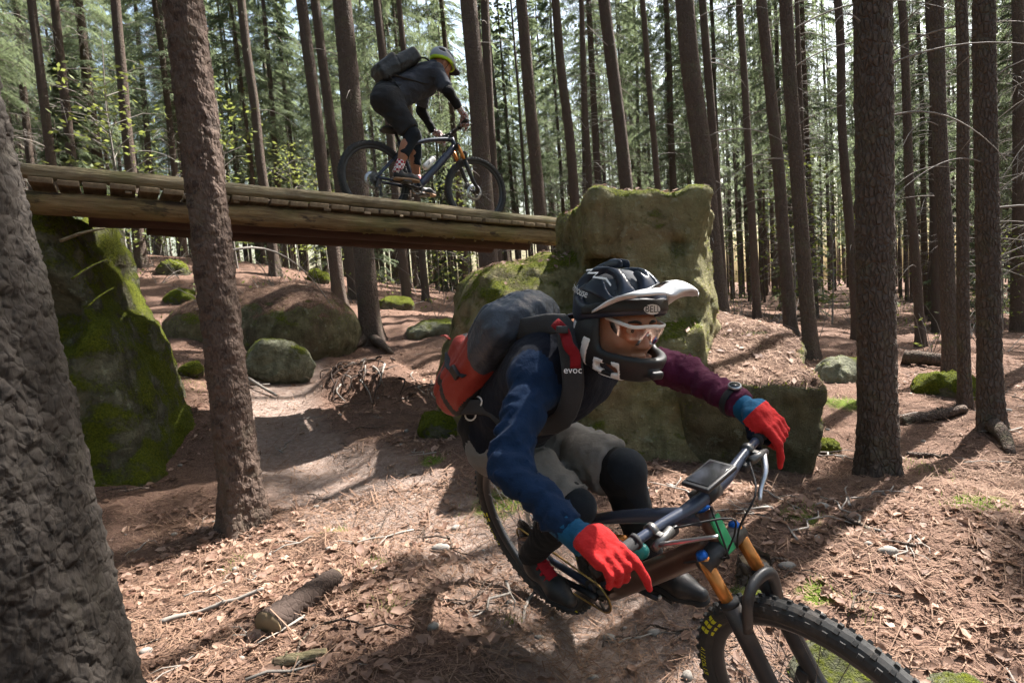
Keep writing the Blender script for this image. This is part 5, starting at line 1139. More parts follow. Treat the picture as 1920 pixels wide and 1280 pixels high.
def front_helmet(HM, HC):
    root = empty('full_face_helmet', HC-HM[:, 2]*.13, 'black full-face helmet with white peak worn by the front rider', 'helmet'); off = root.location
    H = lambda vf: (np.asarray(vf[0])@HM.T+HC, vf[1])
    c0 = np.array([-.012, 0, .040]); rO = np.array([.146, .113, .128]); rI = rO-.022
    vents = []
    for s in (-1, 1):
        vents += [((.055, s*.030, .155), (.062, .013, .05), s*.10), ((-.045, s*.034, .158), (.050, .014, .06), s*.05), ((.045, s*.078, .125), (.060, .013, .035), s*.25), ((-.055, s*.080, .115), (.055, .015, .04), s*-.15), ((-.015, s*.112, .062), (.065, .03, .013), 0), ((-.135, s*.040, .085), (.03, .014, .04), 0), ((-.125, s*.075, .03), (.035, .02, .014), 0)]
    vents += [((.02, 0, .168), (.055, .010, .04), 0), ((-.10, 0, .135), (.045, .012, .05), 0)]
    def shell(q):
        d = sd_ell(q, c0, rO); ridge = .004*np.cos(q[:, 1]*75)*np.clip((q[:, 2]-.05)*14, 0, 1); d = d-ridge
        d = smax(d, -sd_ell(q, c0, rI), .006); d = smax(d, -(q[:, 2]-.010-.33*q[:, 0]+.18*np.maximum(0, -q[:, 0]-.02)), .010)
        for c, r, a in vents: d = smax(d, -sd_ell(q, c, np.array(r)*1.22, rotz(a)), .006)
        return d
    mk('shell', H(nets(shell, (-.18, -.14, -.10), (.16, .14, .19), .0046)), MAT['helmet'], root, off)
    def liner(q):
        d = smax(sd_ell(q, c0, rI-.001), -sd_ell(q, c0, rI-.014), .004); d = smax(d, -(q[:, 2]-.018-.33*q[:, 0]), .006)
        for k in range(-2, 3): d = smax(d, -(np.abs(q[:, 1]-k*.045)-.010)*1.0 if False else d, .001)
        return d
    mk('liner', H(nets(liner, (-.16, -.12, -.08), (.14, .12, .17), .007)), MAT['foam'], root, off)
    def jaw(q):
        d = smax(sd_ell(q, (.012, 0, -.035), (.158, .110, .15)), -sd_ell(q, (.006, 0, -.035), (.132, .088, .20)), .01)
        d = smax(d, -(q[:, 2]+.128-.15*np.maximum(0, .06-q[:, 0])-.35*np.maximum(0, .0-q[:, 0])), .010); d = smax(d, q[:, 2]-.040-.30*q[:, 0], .008)
        opening = smax(-(q[:, 0]-.040+.25*(q[:, 2]+.02)), smax(q[:, 2]-.2, -(q[:, 2]+.056), .01), .02); d = smax(d, -opening, .014)
        d = smax(d, -(q[:, 0]+.115), .01)
        cut = sd_box(q, (.075, 0, -.100), (.032, .2, .010), None, .006); d = smax(d, -cut, .006)
        g = smax(sd_box(q, (.160, 0, -.095), (.02, .020, .010), None, .004), -d*0-1, .001); return smin(d, g, .008)
    jo = mk('chin_bar', H(nets(jaw, (-.16, -.14, -.16), (.19, .14, .08), .0046)), MAT['helmetblack'], root, off)
    for sy in (-1, 1):
        for x0, x1, z0, z1, sl in ((-.100, -.078, -.075, .03, .25), (-.020, .012, -.118, -.035, .35), (.040, .072, -.120, -.078, .3), (.094, .116, -.140, -.075, .2), (.02, .11, -.136, -.122, 0.)):
            def strp(q):
                xx = q[:, 0]-sl*(q[:, 2]+.08); return smax(smax(jaw(q)-.0016, smax(x0-xx, xx-x1, .002), .002), smax(z0-q[:, 2], q[:, 2]-z1, .002), .002)
            lo = np.array((x0-.04, -.13 if sy < 0 else .03, z0-.01)); v_, f_ = nets(strp, lo, np.array((x1+.05, -.03 if sy < 0 else .13, z1+.012)), .0042)
            if len(f_): mk('white_stripe', H((v_, f_)), MAT['white'], jo)
    # brow band under the peak
    def brow(q): return smax(smax(sd_ell(q, c0, rO+.003), -sd_ell(q, c0, rI), .005), smax(-(q[:, 2]-.022-.30*q[:, 0]), smax(q[:, 2]-.052-.36*q[:, 0], -(q[:, 0]+.03), .01), .008), .008)
    br = mk('brow_band', H(nets(brow, (-.06, -.14, -.02), (.16, .14, .14), .005)), MAT['helmetblack'], root, off)
    # peak
    nu, nv = 12, 21; V = []
    for sgn in (0, 1):
        for u in np.linspace(0, 1, nu):
            for q in np.linspace(-1, 1, nv):
                bx, by, bz = .128-.098*q*q, .121*q, .128-.088*abs(q)**1.7; tx, ty, tz = .238-.075*q*q, .088*q, .142-.030*abs(q)**1.5
                z = bz+(tz-bz)*u+.016*math.sin(math.pi*u)-(.010*math.exp(-((abs(q)-.45)/.12)**2))
                V.append((bx+(tx-bx)*u, by+(ty-by)*u, z-(.006 if sgn else 0)))
    V = np.array(V); n = nu*nv; Fq = []
    for i in range(nu-1):
        for j in range(nv-1):
            a, b_, c, d = i*nv+j, i*nv+j+1, (i+1)*nv+j+1, (i+1)*nv+j
            if 3 <= i <= 5 and j in (6, 7, 13, 12): continue
            Fq += [(a, b_, c, d), (n+d, n+c, n+b_, n+a)]
    bd = [(0*nv+j) for j in range(nv)]+[i*nv+nv-1 for i in range(1, nu)]+[(nu-1)*nv+j for j in range(nv-2, -1, -1)]+[i*nv for i in range(nu-2, 0, -1)]
    for i in range(len(bd)): a, b_ = bd[i], bd[(i+1) % len(bd)]; Fq.append((b_, a, n+a, n+b_))
    mk('peak', H((V, Fq)), MAT['white'], root, off)
    # emblem and lettering
    def onshell(az, el, o=.0025):
        d = np.array([math.cos(az)*math.cos(el), math.sin(az)*math.cos(el), math.sin(el)]); t = 1/math.sqrt(((d/(rO+o))**2).sum()); return c0+d*t
    ov = []; n = 28
    for k in range(n): a = k*2*math.pi/n; ov.append(onshell(-.10+.165*math.cos(a), .185+.085*math.sin(a), .0062))
    em = mk('emblem', H((np.array([onshell(-.10, .185, .0066)]+ov), [(0, 1+k, 1+(k+1) % n) for k in range(n)])), MAT['white'], br)
    mk('lettering', H(wrap('BELL', .019, lambda a, b_: onshell(-.10-0+a/.13, .185+b_/.125, .0078))), MAT['helmetblack'], br, smooth=False)
    for s in (-1, 1):
        mk('lettering', H(wrap('fasthouse', .030, lambda a, b_: onshell(s*(1.95+a/.125*(1 if s > 0 else -1)*(1)) if s > 0 else -(1.95-a/.125), .30+b_/.12, .0075))), MAT['white'], root, off, smooth=False)
        zz = [(2.30, .75), (1.95, .86), (2.02, .74), (1.55, .84), (1.63, .72), (1.15, .74), (.95, .60)]
        pts = np.array([onshell(s*a, e, .0062) for a, e in zz]); n2 = np.array([onshell(s*a, e-.045, .0062) for a, e in zz])
        mk('lightning_bolt', H((np.concatenate([pts, n2]), [(i, i+1, len(zz)+i+1, len(zz)+i) for i in range(len(zz)-1)])), MAT['white'], root, off, smooth=False)
    # strap
    # glasses
    gl = empty('cycling_glasses', HC+HM[:, 0]*.1, 'white half-frame glasses with clear orange lens on the front rider', 'glasses'); go = gl.location
    ys = np.linspace(-.074, .074, 25); xs = .124-3.8*ys**2-900*np.maximum(0, np.abs(ys)-.062)**2
    bar = np.stack([xs, ys, .016+.004*np.cos(ys*60)+.10*np.abs(ys)], -1)
    mk('frame', H(tube(bar, .0034, 8, 1.5, up=(0, 0, 1))), MAT['white'], gl, go)
    V = []; m = 7
    for i, (x, y, z) in enumerate(bar):
        t = abs(y)/.074; nose = .026*math.exp(-(y/.011)**2); hh = .052*(1-.45*t**3)-nose
        for j in range(m): q = j/(m-1); V.append((x+.001-.010*q*q, y*(1-.06*q), z-hh*q))
    mk('lens', H((np.array(V), [(i*m+j, (i+1)*m+j, (i+1)*m+j+1, i*m+j+1) for i in range(24) for j in range(m-1)])), MAT['lens'], gl, go)
    for s in (-1, 1):
        e = bar[-1 if s > 0 else 0]; mk('temple', H(tube([e, e+[-.03, s*.006, .0], (.0, s*.083, .012)], [.004, .0035, .003], 6, 1.6)), MAT['white'], gl, go)
        mk('nose_pad', H(tube([(.116, s*.006, .004), (.112, s*.011, -.012)], [.003, .0035], 6)), MAT['white'], gl, go)
def pack_frame(J, out):
    u = nrm(J['neck']-J['pel']); v = J['shL']-J['shR']; v = nrm(v-u*np.dot(v, u)); w_ = np.cross(v, u)
    if np.dot(w_, out) < 0: w_ = -w_
    return np.stack([u, v, w_], -1)
def front_pack(J):
    M = pack_frame(J, np.array([0, 0, 1.])); o = J['pel']-M[:, 1]*.03+M[:, 2]*.01+M[:, 0]*.035; L = np.linalg.norm(J['neck']-J['pel']); Mf = M.astype(np.float32)
    root = empty('backpack', o+M[:, 2]*.1, 'slate and red cycling backpack worn by the front rider', 'backpack'); off = root.location
    def f(p):
        q = (p-o.astype(np.float32))@Mf
        d = sd_box(q, (.26, 0, .180), (.25, .138, .070), roty(-.04), .045); d = smin(d, sd_box(q, (.13, 0, .235), (.135, .115, .055), roty(-.10), .035), .03)
        d = smin(d, sd_ell(q, (.44, 0, .17), (.12, .115, .07)), .06)
        for sy in (-1, 1): d = smin(d, sd_ell(q, (.10, sy*.125, .17), (.13, .05, .08)), .04)
        d = d+.007*fbm(q*np.array([9, 22, 22], np.float32), 3)+.006*(np.abs(fbm(q*np.array([5, 17, 17], np.float32)+2, 2))-.3); seam = np.abs(q[:, 2]-.215-.10*(q[:, 0]-.2))-.0035
        return smax(d, -smax(seam, -(d+.008), .003), .005)
    def lab(c):
        q = (c-o)@M; a, b_, t = q[:, 0], q[:, 1], q[:, 2]; r = np.zeros(len(c), int); ab = np.abs(b_)
        r[(a < .37+.5*(t-.22)-.3*ab) & (a > .0) & (t > .10)] = 1
        r[(r == 1) & (t > .2) & (((ab > .050) & (ab < .074)) | (ab < .018))] = 2
        r[(r == 1) & (np.abs(a-.105-.5*(t-.2)) < .016)] = 2
        r[(a < .0)] = 2; r[(t < .10)] = 2; return r
    lo = np.array([(o+M@np.array(q)) for q in ((-.1, -.22, 0), (.65, -.22, 0), (-.1, .22, 0), (.65, .22, 0), (-.1, -.22, .4), (.65, -.22, .4), (-.1, .22, .4), (.65, .22, .4))])
    s = split(nets(f, lo.min(0), lo.max(0), .007), lab)
    mk('pack_body', s[0], MAT['packslate'], root, off)
    if 1 in s: mk('red_panel', s[1], MAT['packred'], root, off)
    if 2 in s: mk('black_panel', s[2], MAT['packblack'], root, off)
    Q = lambda a, b_, c: o+M@np.array([a, b_, c])
    def ribbon(nm, pts, wd, mat, flat=.16, par=root, up=None):
        v, f_ = tube(spline(pts, 18), wd, 10, flat, up=up); return mk(nm, (v, f_), MAT[mat], par, None if par is not root else off)
    # shoulder strap in view, waist strap, buckles, pull tab
    sh = J['shR']; out = nrm(-cF*.8+cU*.3)
    path = [Q(.47, -.075, .15), P(1050, 606, 1.66), P(1066, 645, 1.60), P(1074, 700, 1.585), P(1072, 745, 1.61), P(1050, 790, 1.68), P(1000, 800, 1.80)]
    st = ribbon('shoulder_strap', path, .030, 'strapgrey', .22, up=nrm(cF))
    ribbon('load_strap', [P(1040, 604, 1.60), P(1058, 622, 1.575), P(1066, 648, 1.55), P(1078, 665, 1.553), P(1079, 690, 1.558)], .015, 'strapred', .25, up=nrm(cF))
    mk('buckle', boxm(P(1054, 618, 1.562), (.016, .006, .010), np.stack([cR, cF, cU], -1), .003), MAT['black'], root, off)
    mk('lettering', wrap('evoc', .026, lambda a, b_: P(1074, 694, 1.548)+cR*a+cU*b_), MAT['print'], st, smooth=False)
    ribbon('shoulder_strap', [Q(.47, .075, .15), J['shL']+nrm(cU)*.085, J['shL']-cF*.06+cU*.02-cR*.0, J['chest']+nrm(J['shL']-J['shR'])*.13-cU*.11-cF*.05], .026, 'strapgrey', .22)
    ribbon('waist_strap', [Q(.02, -.13, .14), P(915, 765, 1.92), P(950, 792, 1.87), P(985, 805, 1.86)], .026, 'strapgrey', .2, up=nrm(cF))
    ribbon('side_strap', [Q(.16, -.10, .285), Q(.19, -.148, .22), Q(.24, -.150, .15)], .012, 'strapgrey', .25)
    mk('buckle', boxm(Q(.215, -.157, .185), (.017, .007, .022), M, .003), MAT['black'], root, off)
    mk('pull_tab', tube([Q(.17, -.07, .325), Q(.165, -.075, .35), Q(.15, -.08, .36)], [.008, .009, .005], 8, .4), MAT['packred'], root, off)
    mk('zip_pull', tube([Q(.47, -.10, .235), Q(.44, -.13, .215)], .006, 8, .5), MAT['packred'], root, off)
    return root
JN = front_rider()

def bridge_rider():
    b = FARB; J = {'fwd': b['fwd']}; gR, gL = b['grips']; upb, fw, lf = b['up'], b['fwd'], b['left']
    J['shR'] = P(818, 136, 5.86); J['elR'] = P(841, 172, 5.80); J['wrR'] = P(862, 205, 5.90)
    J['shL'] = P(797, 150, 6.22); J['elL'] = P(790, 208, 6.42); J['wrL'] = P(815, 250, 6.50)
    J['neck'] = P(814, 128, 6.02); J['chest'] = P(791, 152, 6.0); J['waist'] = P(757, 168, 5.88); J['pel'] = P(730, 182, 5.80)
    J['hipR'] = P(729, 190, 5.70); J['hipL'] = P(730, 186, 5.92); J['knR'] = P(772, 252, 5.74); J['knL'] = P(776, 256, 6.02)
    J['anR'] = b['peds'][0]+upb*.12-fw*.075; J['anL'] = b['peds'][1]+upb*.12-fw*.075
    HC = P(828, 122, 6.03); HF = nrm(fw*.80-np.array([0, 0, .62])); HM = frame_from(HF, nrm(fw*.6+np.array([0, 0, 1.])))
    print({k: np.round(np.linalg.norm(J[a]-J[c]), 2) for k, a, c in (('uaR', 'shR', 'elR'), ('faR', 'elR', 'wrR'), ('uaL', 'shL', 'elL'), ('faL', 'elL', 'wrL'), ('thR', 'hipR', 'knR'), ('shinR', 'knR', 'anR'), ('thL', 'hipL', 'knL'), ('shinL', 'knL', 'anL'), ('sh', 'shR', 'shL'), ('spine', 'pel', 'neck'))}, np.linalg.norm(gR-J['wrR']), np.linalg.norm(gL-J['wrL']))
    root = empty('person', (b['peds'][0]+b['peds'][1])/2, 'rider in dark clothes and lime-trimmed helmet standing on the pedals on the bridge', 'person'); off = root.location
    hq = lambda p: (p-HC.astype(np.float32))@HM.astype(np.float32)
    def body(p):
        d = torso(p, J)
        for s in (-1, 1): d = smin(d, limb(p, J, s, 'arm')+.009, .03); d = smin(d, limb(p, J, s, 'leg'), .05)
        d = smin(d, sd_caps(p, J['neck'], HC-HM[:, 2]*.05-HM[:, 0]*.015, .060, .056), .03); return smin(d, head_sdf(hq(p)), .02)
    lo, hi = body_bounds(J, ('wrR', 'elR', 'wrL', 'knR', 'knL', 'anR', 'anL', 'hipL', 'hipR', 'shL', 'neck'), .17); hi[2] = max(hi[2], HC[2]+.16)
    mk('body', nets(body, lo, hi, .0125), MAT['skin'], root, off)
    def arms(p):
        d = None
        for s, k in ((-1, 'R'), (1, 'L')):
            g = limb(p, J, s, 'arm')-.012; g = smax(g, np.where(np.linalg.norm(p-J['wr'+k].astype(np.float32), axis=1) < .16, (p-J['wr'+k].astype(np.float32))@nrm(J['wr'+k]-J['el'+k]).astype(np.float32)+.02, -1), .008); d = g if d is None else np.minimum(d, g)
        return d+folds(p, .005)
    lo, hi = body_bounds(J, ('wrR', 'elR', 'wrL', 'elL', 'shL', 'shR'), .1)
    mk('undershirt', nets(arms, lo, hi, .012), MAT['blackcloth'], root, off)
    def jersey(p):
        d = torso(p, J)-.026
        for s, k in ((-1, 'R'), (1, 'L')):
            g = sd_caps(p, J['sh'+k], J['sh'+k]*.28+J['el'+k]*.72, .082, .070); d = smin(d, g, .035)
        d = d+folds(p, .010); return smax(smax(d, -((p-J['pel'].astype(np.float32))@nrm(J['waist']-J['pel']).astype(np.float32)-.03), .01), -sd_caps(p, J['neck']+(J['neck']-J['chest'])*.3, HC, .066, .07), .01)
    lo, hi = body_bounds(J, ('elR', 'elL', 'shL', 'shR', 'neck', 'pel'), .17); mk('jersey', nets(jersey, lo, hi, .012), MAT['charcoal'], root, off)
    def shorts(p):
        d = sd_caps(p, J['pel'], J['waist'], .150, .14)
        for s, k in ((-1, 'R'), (1, 'L')):
            g = sd_caps(p, J['hip'+k], J['kn'+k], .128, .098); g = smax(g, (p-(J['hip'+k]*.10+J['kn'+k]*.90).astype(np.float32))@nrm(J['kn'+k]-J['hip'+k]).astype(np.float32), .012)
            d = smin(d, g, .05); d = smin(d, sd_caps(p, J['pel'], J['hip'+k]-nrm(J['fwd'])*.05, .13, .13), .06)
        return smax(d, (p-J['waist'].astype(np.float32)*.7-J['pel'].astype(np.float32)*.3)@nrm(J['waist']-J['pel']).astype(np.float32), .02)+folds(p, .011, .8)
    lo, hi = body_bounds(J, ('hipR', 'hipL', 'knR', 'knL', 'pel', 'waist'), .2); mk('shorts', nets(shorts, lo, hi, .012), MAT['darkshorts'], root, off)
    for s, k in ((-1, 'R'), (1, 'L')):
        h, kn, an = J['hip'+k], J['kn'+k], J['an'+k]; fd = nrm(kn*2-h-an)
        def leg(p): return smax(smin(smin(sd_caps(p, h*.4+kn*.6, kn, .078, .070), sd_caps(p, kn, an, .068, .046), .03), sd_caps(p, kn+fd*.02, kn*.6+an*.4+fd*.015, .055, .045), .03), (p-(kn*.38+an*.62).astype(np.float32))@nrm(an-kn).astype(np.float32), .008)+folds(p, .004, 1.2)
        lo = np.minimum(np.minimum(h, kn), an)-.11; hi = np.maximum(np.maximum(h, kn), an)+.11; mk('knee_warmer', nets(leg, lo, hi, .012), MAT['pad'], root, off)
        u = nrm(kn-an); mk('sock', tube([an-u*.05, an, an+u*.035, an+u*.08, an+u*.085], [.046, .045, .044, .046, .040], 18), MAT['sock'], root, off)
        shoe(an, b['peds'][0 if s < 0 else 1], nrm(fw+lf*.08*s-upb*.02), upb, lf, ('shoe', 'gum'), root, off, False)
    for s, g, k in ((-1, gR, 'R'), (1, gL, 'L')):
        vf, HMx, wl_ = hand(g, J['wr'+k], s*b['baxis'], np.array([0, 0, 1.]), True, 0); mk('glove', vf, MAT['glove2'], root, off)
    # helmet
    hr = empty('open_helmet', HC+HM[:, 2]*.05, 'grey and lime open helmet with black peak worn by the bridge rider', 'helmet'); ho = hr.location; H = lambda vf: (np.asarray(vf[0])@HM.T+HC, vf[1])
    c0 = np.array([-.015, 0, .045]); rO = np.array([.148, .115, .120]); rI = rO-.024
    def shell(q):
        d = smax(sd_ell(q, c0, rO), -sd_ell(q, c0, rI), .006); d = smax(d, -(q[:, 2]-.015-.22*q[:, 0]+.25*np.maximum(0, -q[:, 0]-.0)), .010)
        for s in (-1, 1):
            for c, r in (((.05, s*.034, .155), (.06, .014, .05)), ((-.06, s*.036, .15), (.05, .015, .05)), ((.0, s*.088, .11), (.075, .02, .025)), ((-.10, s*.08, .07), (.05, .03, .016))): d = smax(d, -sd_ell(q, c, r), .008)
        return d
    hs = split(H(nets(shell, (-.18, -.14, -.10), (.16, .14, .19), .007)), lambda c: (((c-HC)@HM)[:, 2] < .042+.22*((c-HC)@HM)[:, 0]-.22*np.maximum(0, -((c-HC)@HM)[:, 0])).astype(int))
    mk('shell', hs[0], MAT['hgrey'], hr, ho)
    if 1 in hs: mk('trim', hs[1], MAT['lime'], hr, ho)
    V = [(.118-.07*q*q+u*(.085-.02*q*q), .105*q*(1-.12*u), .098-.055*q*q-.012*u-t) for t in (0, .006) for u in np.linspace(0, 1, 5) for q in np.linspace(-1, 1, 11)]
    n = 55; Fq = []
    for i in range(4):
        for j in range(10): a, b_, c, d = i*11+j, i*11+j+1, (i+1)*11+j+1, (i+1)*11+j; Fq += [(a, b_, c, d), (n+d, n+c, n+b_, n+a)]
    mk('peak', H((np.array(V), Fq)), MAT['black'], hr, ho)
    for s in (-1, 1): mk('chin_strap', H(tube(spline([(.03, s*.095, .03), (.035, s*.082, -.04), (.045, s*.03, -.12), (.05, 0, -.13)], 8), .006, 6, .4)), MAT['blackcloth'], hr, ho)
    # backpack
    M = pack_frame(J, np.array([0, 0, 1.])); o = J['pel']; Mf = M.astype(np.float32)
    pk = empty('backpack', o+M[:, 2]*.1, 'small black backpack worn by the bridge rider', 'backpack'); po = pk.location
    def f(p):
        q = (p-o.astype(np.float32))@Mf; d = sd_box(q, (.24, 0, .195), (.24, .135, .070), roty(.02), .04); d = smin(d, sd_box(q, (.14, 0, .265), (.125, .11, .045), roty(-.08), .03), .02); d = smin(d, sd_box(q, (.37, 0, .245), (.08, .10, .03), roty(.15), .025), .02); d = d+.010*fbm(q*np.array([9, 20, 20], np.float32), 3)
        seam = np.abs(q[:, 0]-.22-.3*(q[:, 2]-.2))-.004; return smax(d, -smax(seam, -(d+.010), .003), .006)
    c8 = np.array([o+M@np.array((a, b_, c)) for a in (-.06, .58) for b_ in (-.2, .2) for c in (.05, .42)]); mk('pack_body', nets(f, c8.min(0), c8.max(0), .011), MAT['packblack'], pk, po)
    Q = lambda a, b_, c: o+M@np.array([a, b_, c])
    for s in (-1, 1):
        mk('shoulder_strap', tube(spline([Q(.46, s*.08, .16), Q(.53, s*.10, .10), Q(.50, s*.135, -.02), Q(.38, s*.15, -.10), Q(.22, s*.155, .02), Q(.10, s*.13, .14)], 20), .017, 8, .3), MAT['strapgrey'], pk, po)
        mk('waist_strap', tube(spline([Q(.06, s*.12, .16), Q(.06, s*.168, .02), Q(.05, s*.10, -.13)], 10), .013, 8, .3), MAT['strapgrey'], pk, po)
    return J
JF = bridge_rider()

# ------------------------------------------------------------------ forest floor: leaves, needles, twigs, stones, roots, logs
def leaf_shape(seed, L=.062):
    r = random.Random(seed); n = 5; w_ = L*r.uniform(.26, .34); curl = r.uniform(-.5, 1.1); fold = r.uniform(.15, .9); tw = r.uniform(-.5, .5); V = []
    for i in range(n):
        t = i/(n-1); hw = w_*math.sin(math.pi*(.06+.94*t)**.85)**.9 if i < n-1 else .0008; ang = curl*(t-.3); x = L*(t-.5); z = L*.35*curl*(t-.45)**2+.004
        for sd_ in (-1, 0, 1): y = sd_*hw; V.append((x, y*math.cos(fold), z+abs(y)*math.sin(fold)+y*tw*t+(.004*math.sin(t*14+sd_*2) if sd_ else 0)))
    f = [(i*3+j, (i+1)*3+j, (i+1)*3+j+1, i*3+j+1) for i in range(n-1) for j in (0, 1)]
    return np.array(V), np.array(f)
def rand_rot(n, r, tilt):
    a = r.uniform(0, 6.283, n); b = r.normal(0, tilt, n); c = r.normal(0, tilt, n); Ms = np.zeros((n, 3, 3))
    for i in range(n): Ms[i] = rotz(a[i])@rotx(b[i])@roty(c[i])
    return Ms
def build_litter():
    r = np.random.default_rng(3)
    shapes = [leaf_shape(k) for k in range(7)]
    def density(x, y):
        m = dist_poly(x, y, TR); d = .10+1.0*smooth01(.0, .55, fbm(xyz(x*1.1+3, y*1.1), 3)); d *= .06+.94*smooth01(.35, .75, m)
        d += 1.6*np.exp(-(((x+.75)/.55)**2+((y-2.35)/.6)**2)) + .9*np.exp(-(((x-1.9)/.9)**2+((y-2.3)/.6)**2)); return d
    def scatter(n, x0, x1, y0, y1, dens=True):
        x = r.uniform(x0, x1, n*4); y = r.uniform(y0, y1, n*4); k = (np.abs(x) < y*.95+.5)
        if dens: k &= r.random(n*4)*1.6 < density(x, y)
        x, y = x[k][:n], y[k][:n]; return x, y, gz(x, y)
    xs, ys, zs = [np.concatenate(q) for q in zip(scatter(2600, -2.2, 3.2, 1.5, 3.6), scatter(4200, -5, 6.5, 3.2, 8), scatter(5200, -10, 14, 7, 19))]
    order = np.argsort(ys); xs, ys, zs = xs[order], ys[order], zs[order]
    vis = np.where((np.abs(xs) < ys*.9))[0]; big = set(vis[:290].tolist())
    meshes = [mesh_of('leaf', *q) for q in shapes]
    for m in meshes: m.materials.append(MAT['leaf'])
    for i in sorted(big):
        o = link('leaf', meshes[i % 7], None, GROUND); sc = r.uniform(.4, 1.25); o.location = (xs[i], ys[i], zs[i]+.004); o.rotation_euler = (r.normal()*.35, r.normal()*.35, r.uniform(0, 6.28)); o.scale = (sc, sc, sc)
    rest = [i for i in range(len(xs)) if i not in big]; Ms = rand_rot(len(rest), r, .38); V = []; F = []; n = 0
    for k, i in enumerate(rest):
        v, f = shapes[k % 7]; V.append((v*r.uniform(.35, 1.15))@Ms[k].T+np.array([xs[i], ys[i], zs[i]+.005])); F.append(f+n); n += len(v)
    tag(mk('leaf_litter', (np.concatenate(V), np.concatenate(F)), MAT['leaf'], GROUND), kind='stuff')
    # dry needles and fine twiglets
    x, y, z = [np.concatenate(q) for q in zip(scatter(26000, -2.4, 3.4, 1.5, 3.8, False), scatter(26000, -4.5, 6, 3.5, 8.5, False))]; n = len(x)
    a = r.uniform(0, 6.283, n); L = r.uniform(.012, .045, n)*np.where(r.random(n) < .12, 2.6, 1); wd = r.uniform(.0009, .0022, n)*np.where(y > 3.6, 1.6, 1); el = r.normal(0, .22, n)
    c = np.stack([x, y, z+.004+np.abs(el)*L*.8], -1); d = np.stack([np.cos(a)*L, np.sin(a)*L, el*L], -1); w_ = np.stack([-np.sin(a)*wd, np.cos(a)*wd, 0*a], -1)
    v = np.stack([c-d-w_, c-d+w_, c+d+w_, c+d-w_], 1).reshape(-1, 3); tag(mk('needle_litter', (v, np.arange(len(v)).reshape(-1, 4)), MAT['straw'], GROUND, smooth=False), kind='stuff')
    # twigs
    tw = []
    for k in range(6):
        p = np.array([(t*.30, .03*math.sin(t*3+k)+.02*r.normal(), .006+.008*abs(r.normal())) for t in np.linspace(-.5, .5, 6)]); parts = [tube(p, np.linspace(.006, .0025, 6), 6)]
        for q in range(2): i = r.integers(1, 5); parts.append(tube([p[i], p[i]+np.array([.05, .05*(-1)**q, .012]), p[i]+np.array([.09, .07*(-1)**q, .006])], [.003, .0025, .001], 5))
        m = mesh_of('twig', *join(parts)); m.materials.append(MAT['dead'] if k % 2 else MAT['bark']); tw.append(m)
    x, y, z = [np.concatenate(q) for q in zip(scatter(60, -1.8, 2.4, 1.6, 3.4, False), scatter(90, -4, 6, 3.2, 8.5, False))]
    for k in range(len(x)): o = link('twig', tw[k % 6], None, GROUND); sc = r.uniform(.5, 1.5); o.location = (x[k], y[k], z[k]+.006); o.rotation_euler = (0, r.normal()*.06, r.uniform(0, 6.28)); o.scale = (sc, sc*r.uniform(.6, 1.4), sc*.8)
    # pebbles
    pm = []
    for k in range(5):
        bm = bmesh.new(); bmesh.ops.create_icosphere(bm, subdivisions=2, radius=1); v = np.array([q.co[:] for q in bm.verts]); f = np.array([[w2.index for w2 in q.verts] for q in bm.faces]); bm.free()
        v = v*np.array([1, .8, .62])*(1+.22*fbm(v*1.3+k*7, 2))[:, None]; m = mesh_of('pebble', v, f); m.materials.append(MAT['pebble']); pm.append(m)
    x, y, z = [np.concatenate(q) for q in zip(scatter(70, -1.6, 2.2, 1.6, 3.6, False), scatter(60, -3, 4.5, 3.4, 7, False))]
    for k in range(len(x)): o = link('pebble', pm[k % 5], None, GROUND); sc = .007+.012*r.random()**3*2; o.location = (x[k], y[k], z[k]+sc*.25); o.rotation_euler = (0, 0, r.uniform(0, 6.28)); o.scale = (sc, sc, sc)
    for px, py, d, sc, lab in ((1225, 1150, 2.35, .022, 'round grey stone on the trail below the far shoe'), (1010, 1185, 2.3, .016, None), (952, 1108, 2.55, .018, None), (1110, 1235, 2.1, .016, None), (825, 1012, 3.0, .04, None), (1475, 1040, 2.7, .03, None), (1540, 940, 3.2, .03, None), (1665, 1035, 2.7, .035, None), (1530, 1130, 2.35, .03, None)):
        c = P(px, py, d); o = link('pebble', pm[int(px) % 5], None, GROUND); o.location = (c[0], c[1], g1(c[0], c[1])+sc*.3); o.scale = (sc*1.3, sc, sc)
    # grass and moss tufts
    V = []
    for px, py, d, rad, nn in ((810, 868, 4.2, .10, 90), (935, 920, 3.5, .18, 260), (1065, 935, 3.3, .10, 110), (625, 998, 3.4, .08, 70), (440, 1040, 3.1, .10, 70), (1505, 965, 3.1, .12, 120), (1590, 765, 5.6, .26, 200), (1835, 970, 3.1, .15, 140), (1535, 1075, 2.55, .05, 70), (1420, 1085, 2.5, .09, 90), (700, 1060, 2.8, .06, 60), (960, 1165, 2.4, .05, 30), (720, 1150, 2.4, .10, 60), (1620, 1140, 2.4, .08, 60), (360, 720, 6.0, .25, 150), (1730, 870, 3.8, .15, 120)):
        c = P(px, py, d)
        for k in range(nn):
            q = r.normal(size=2)*rad*.6; x0, y0 = c[0]+q[0], c[1]+q[1]; h = r.uniform(.012, .045); a = r.uniform(0, 6.28); z0 = None
            V.append((x0, y0, h, a))
    V = np.array(V); z = gz(V[:, 0], V[:, 1]); b0 = np.stack([V[:, 0], V[:, 1], z-.004], -1); wv = np.stack([np.cos(V[:, 3]), np.sin(V[:, 3]), 0*z], -1)*.0022; tp = b0+np.stack([np.sin(V[:, 3]*3)*V[:, 2]*.5, np.cos(V[:, 3]*5)*V[:, 2]*.5, V[:, 2]], -1)
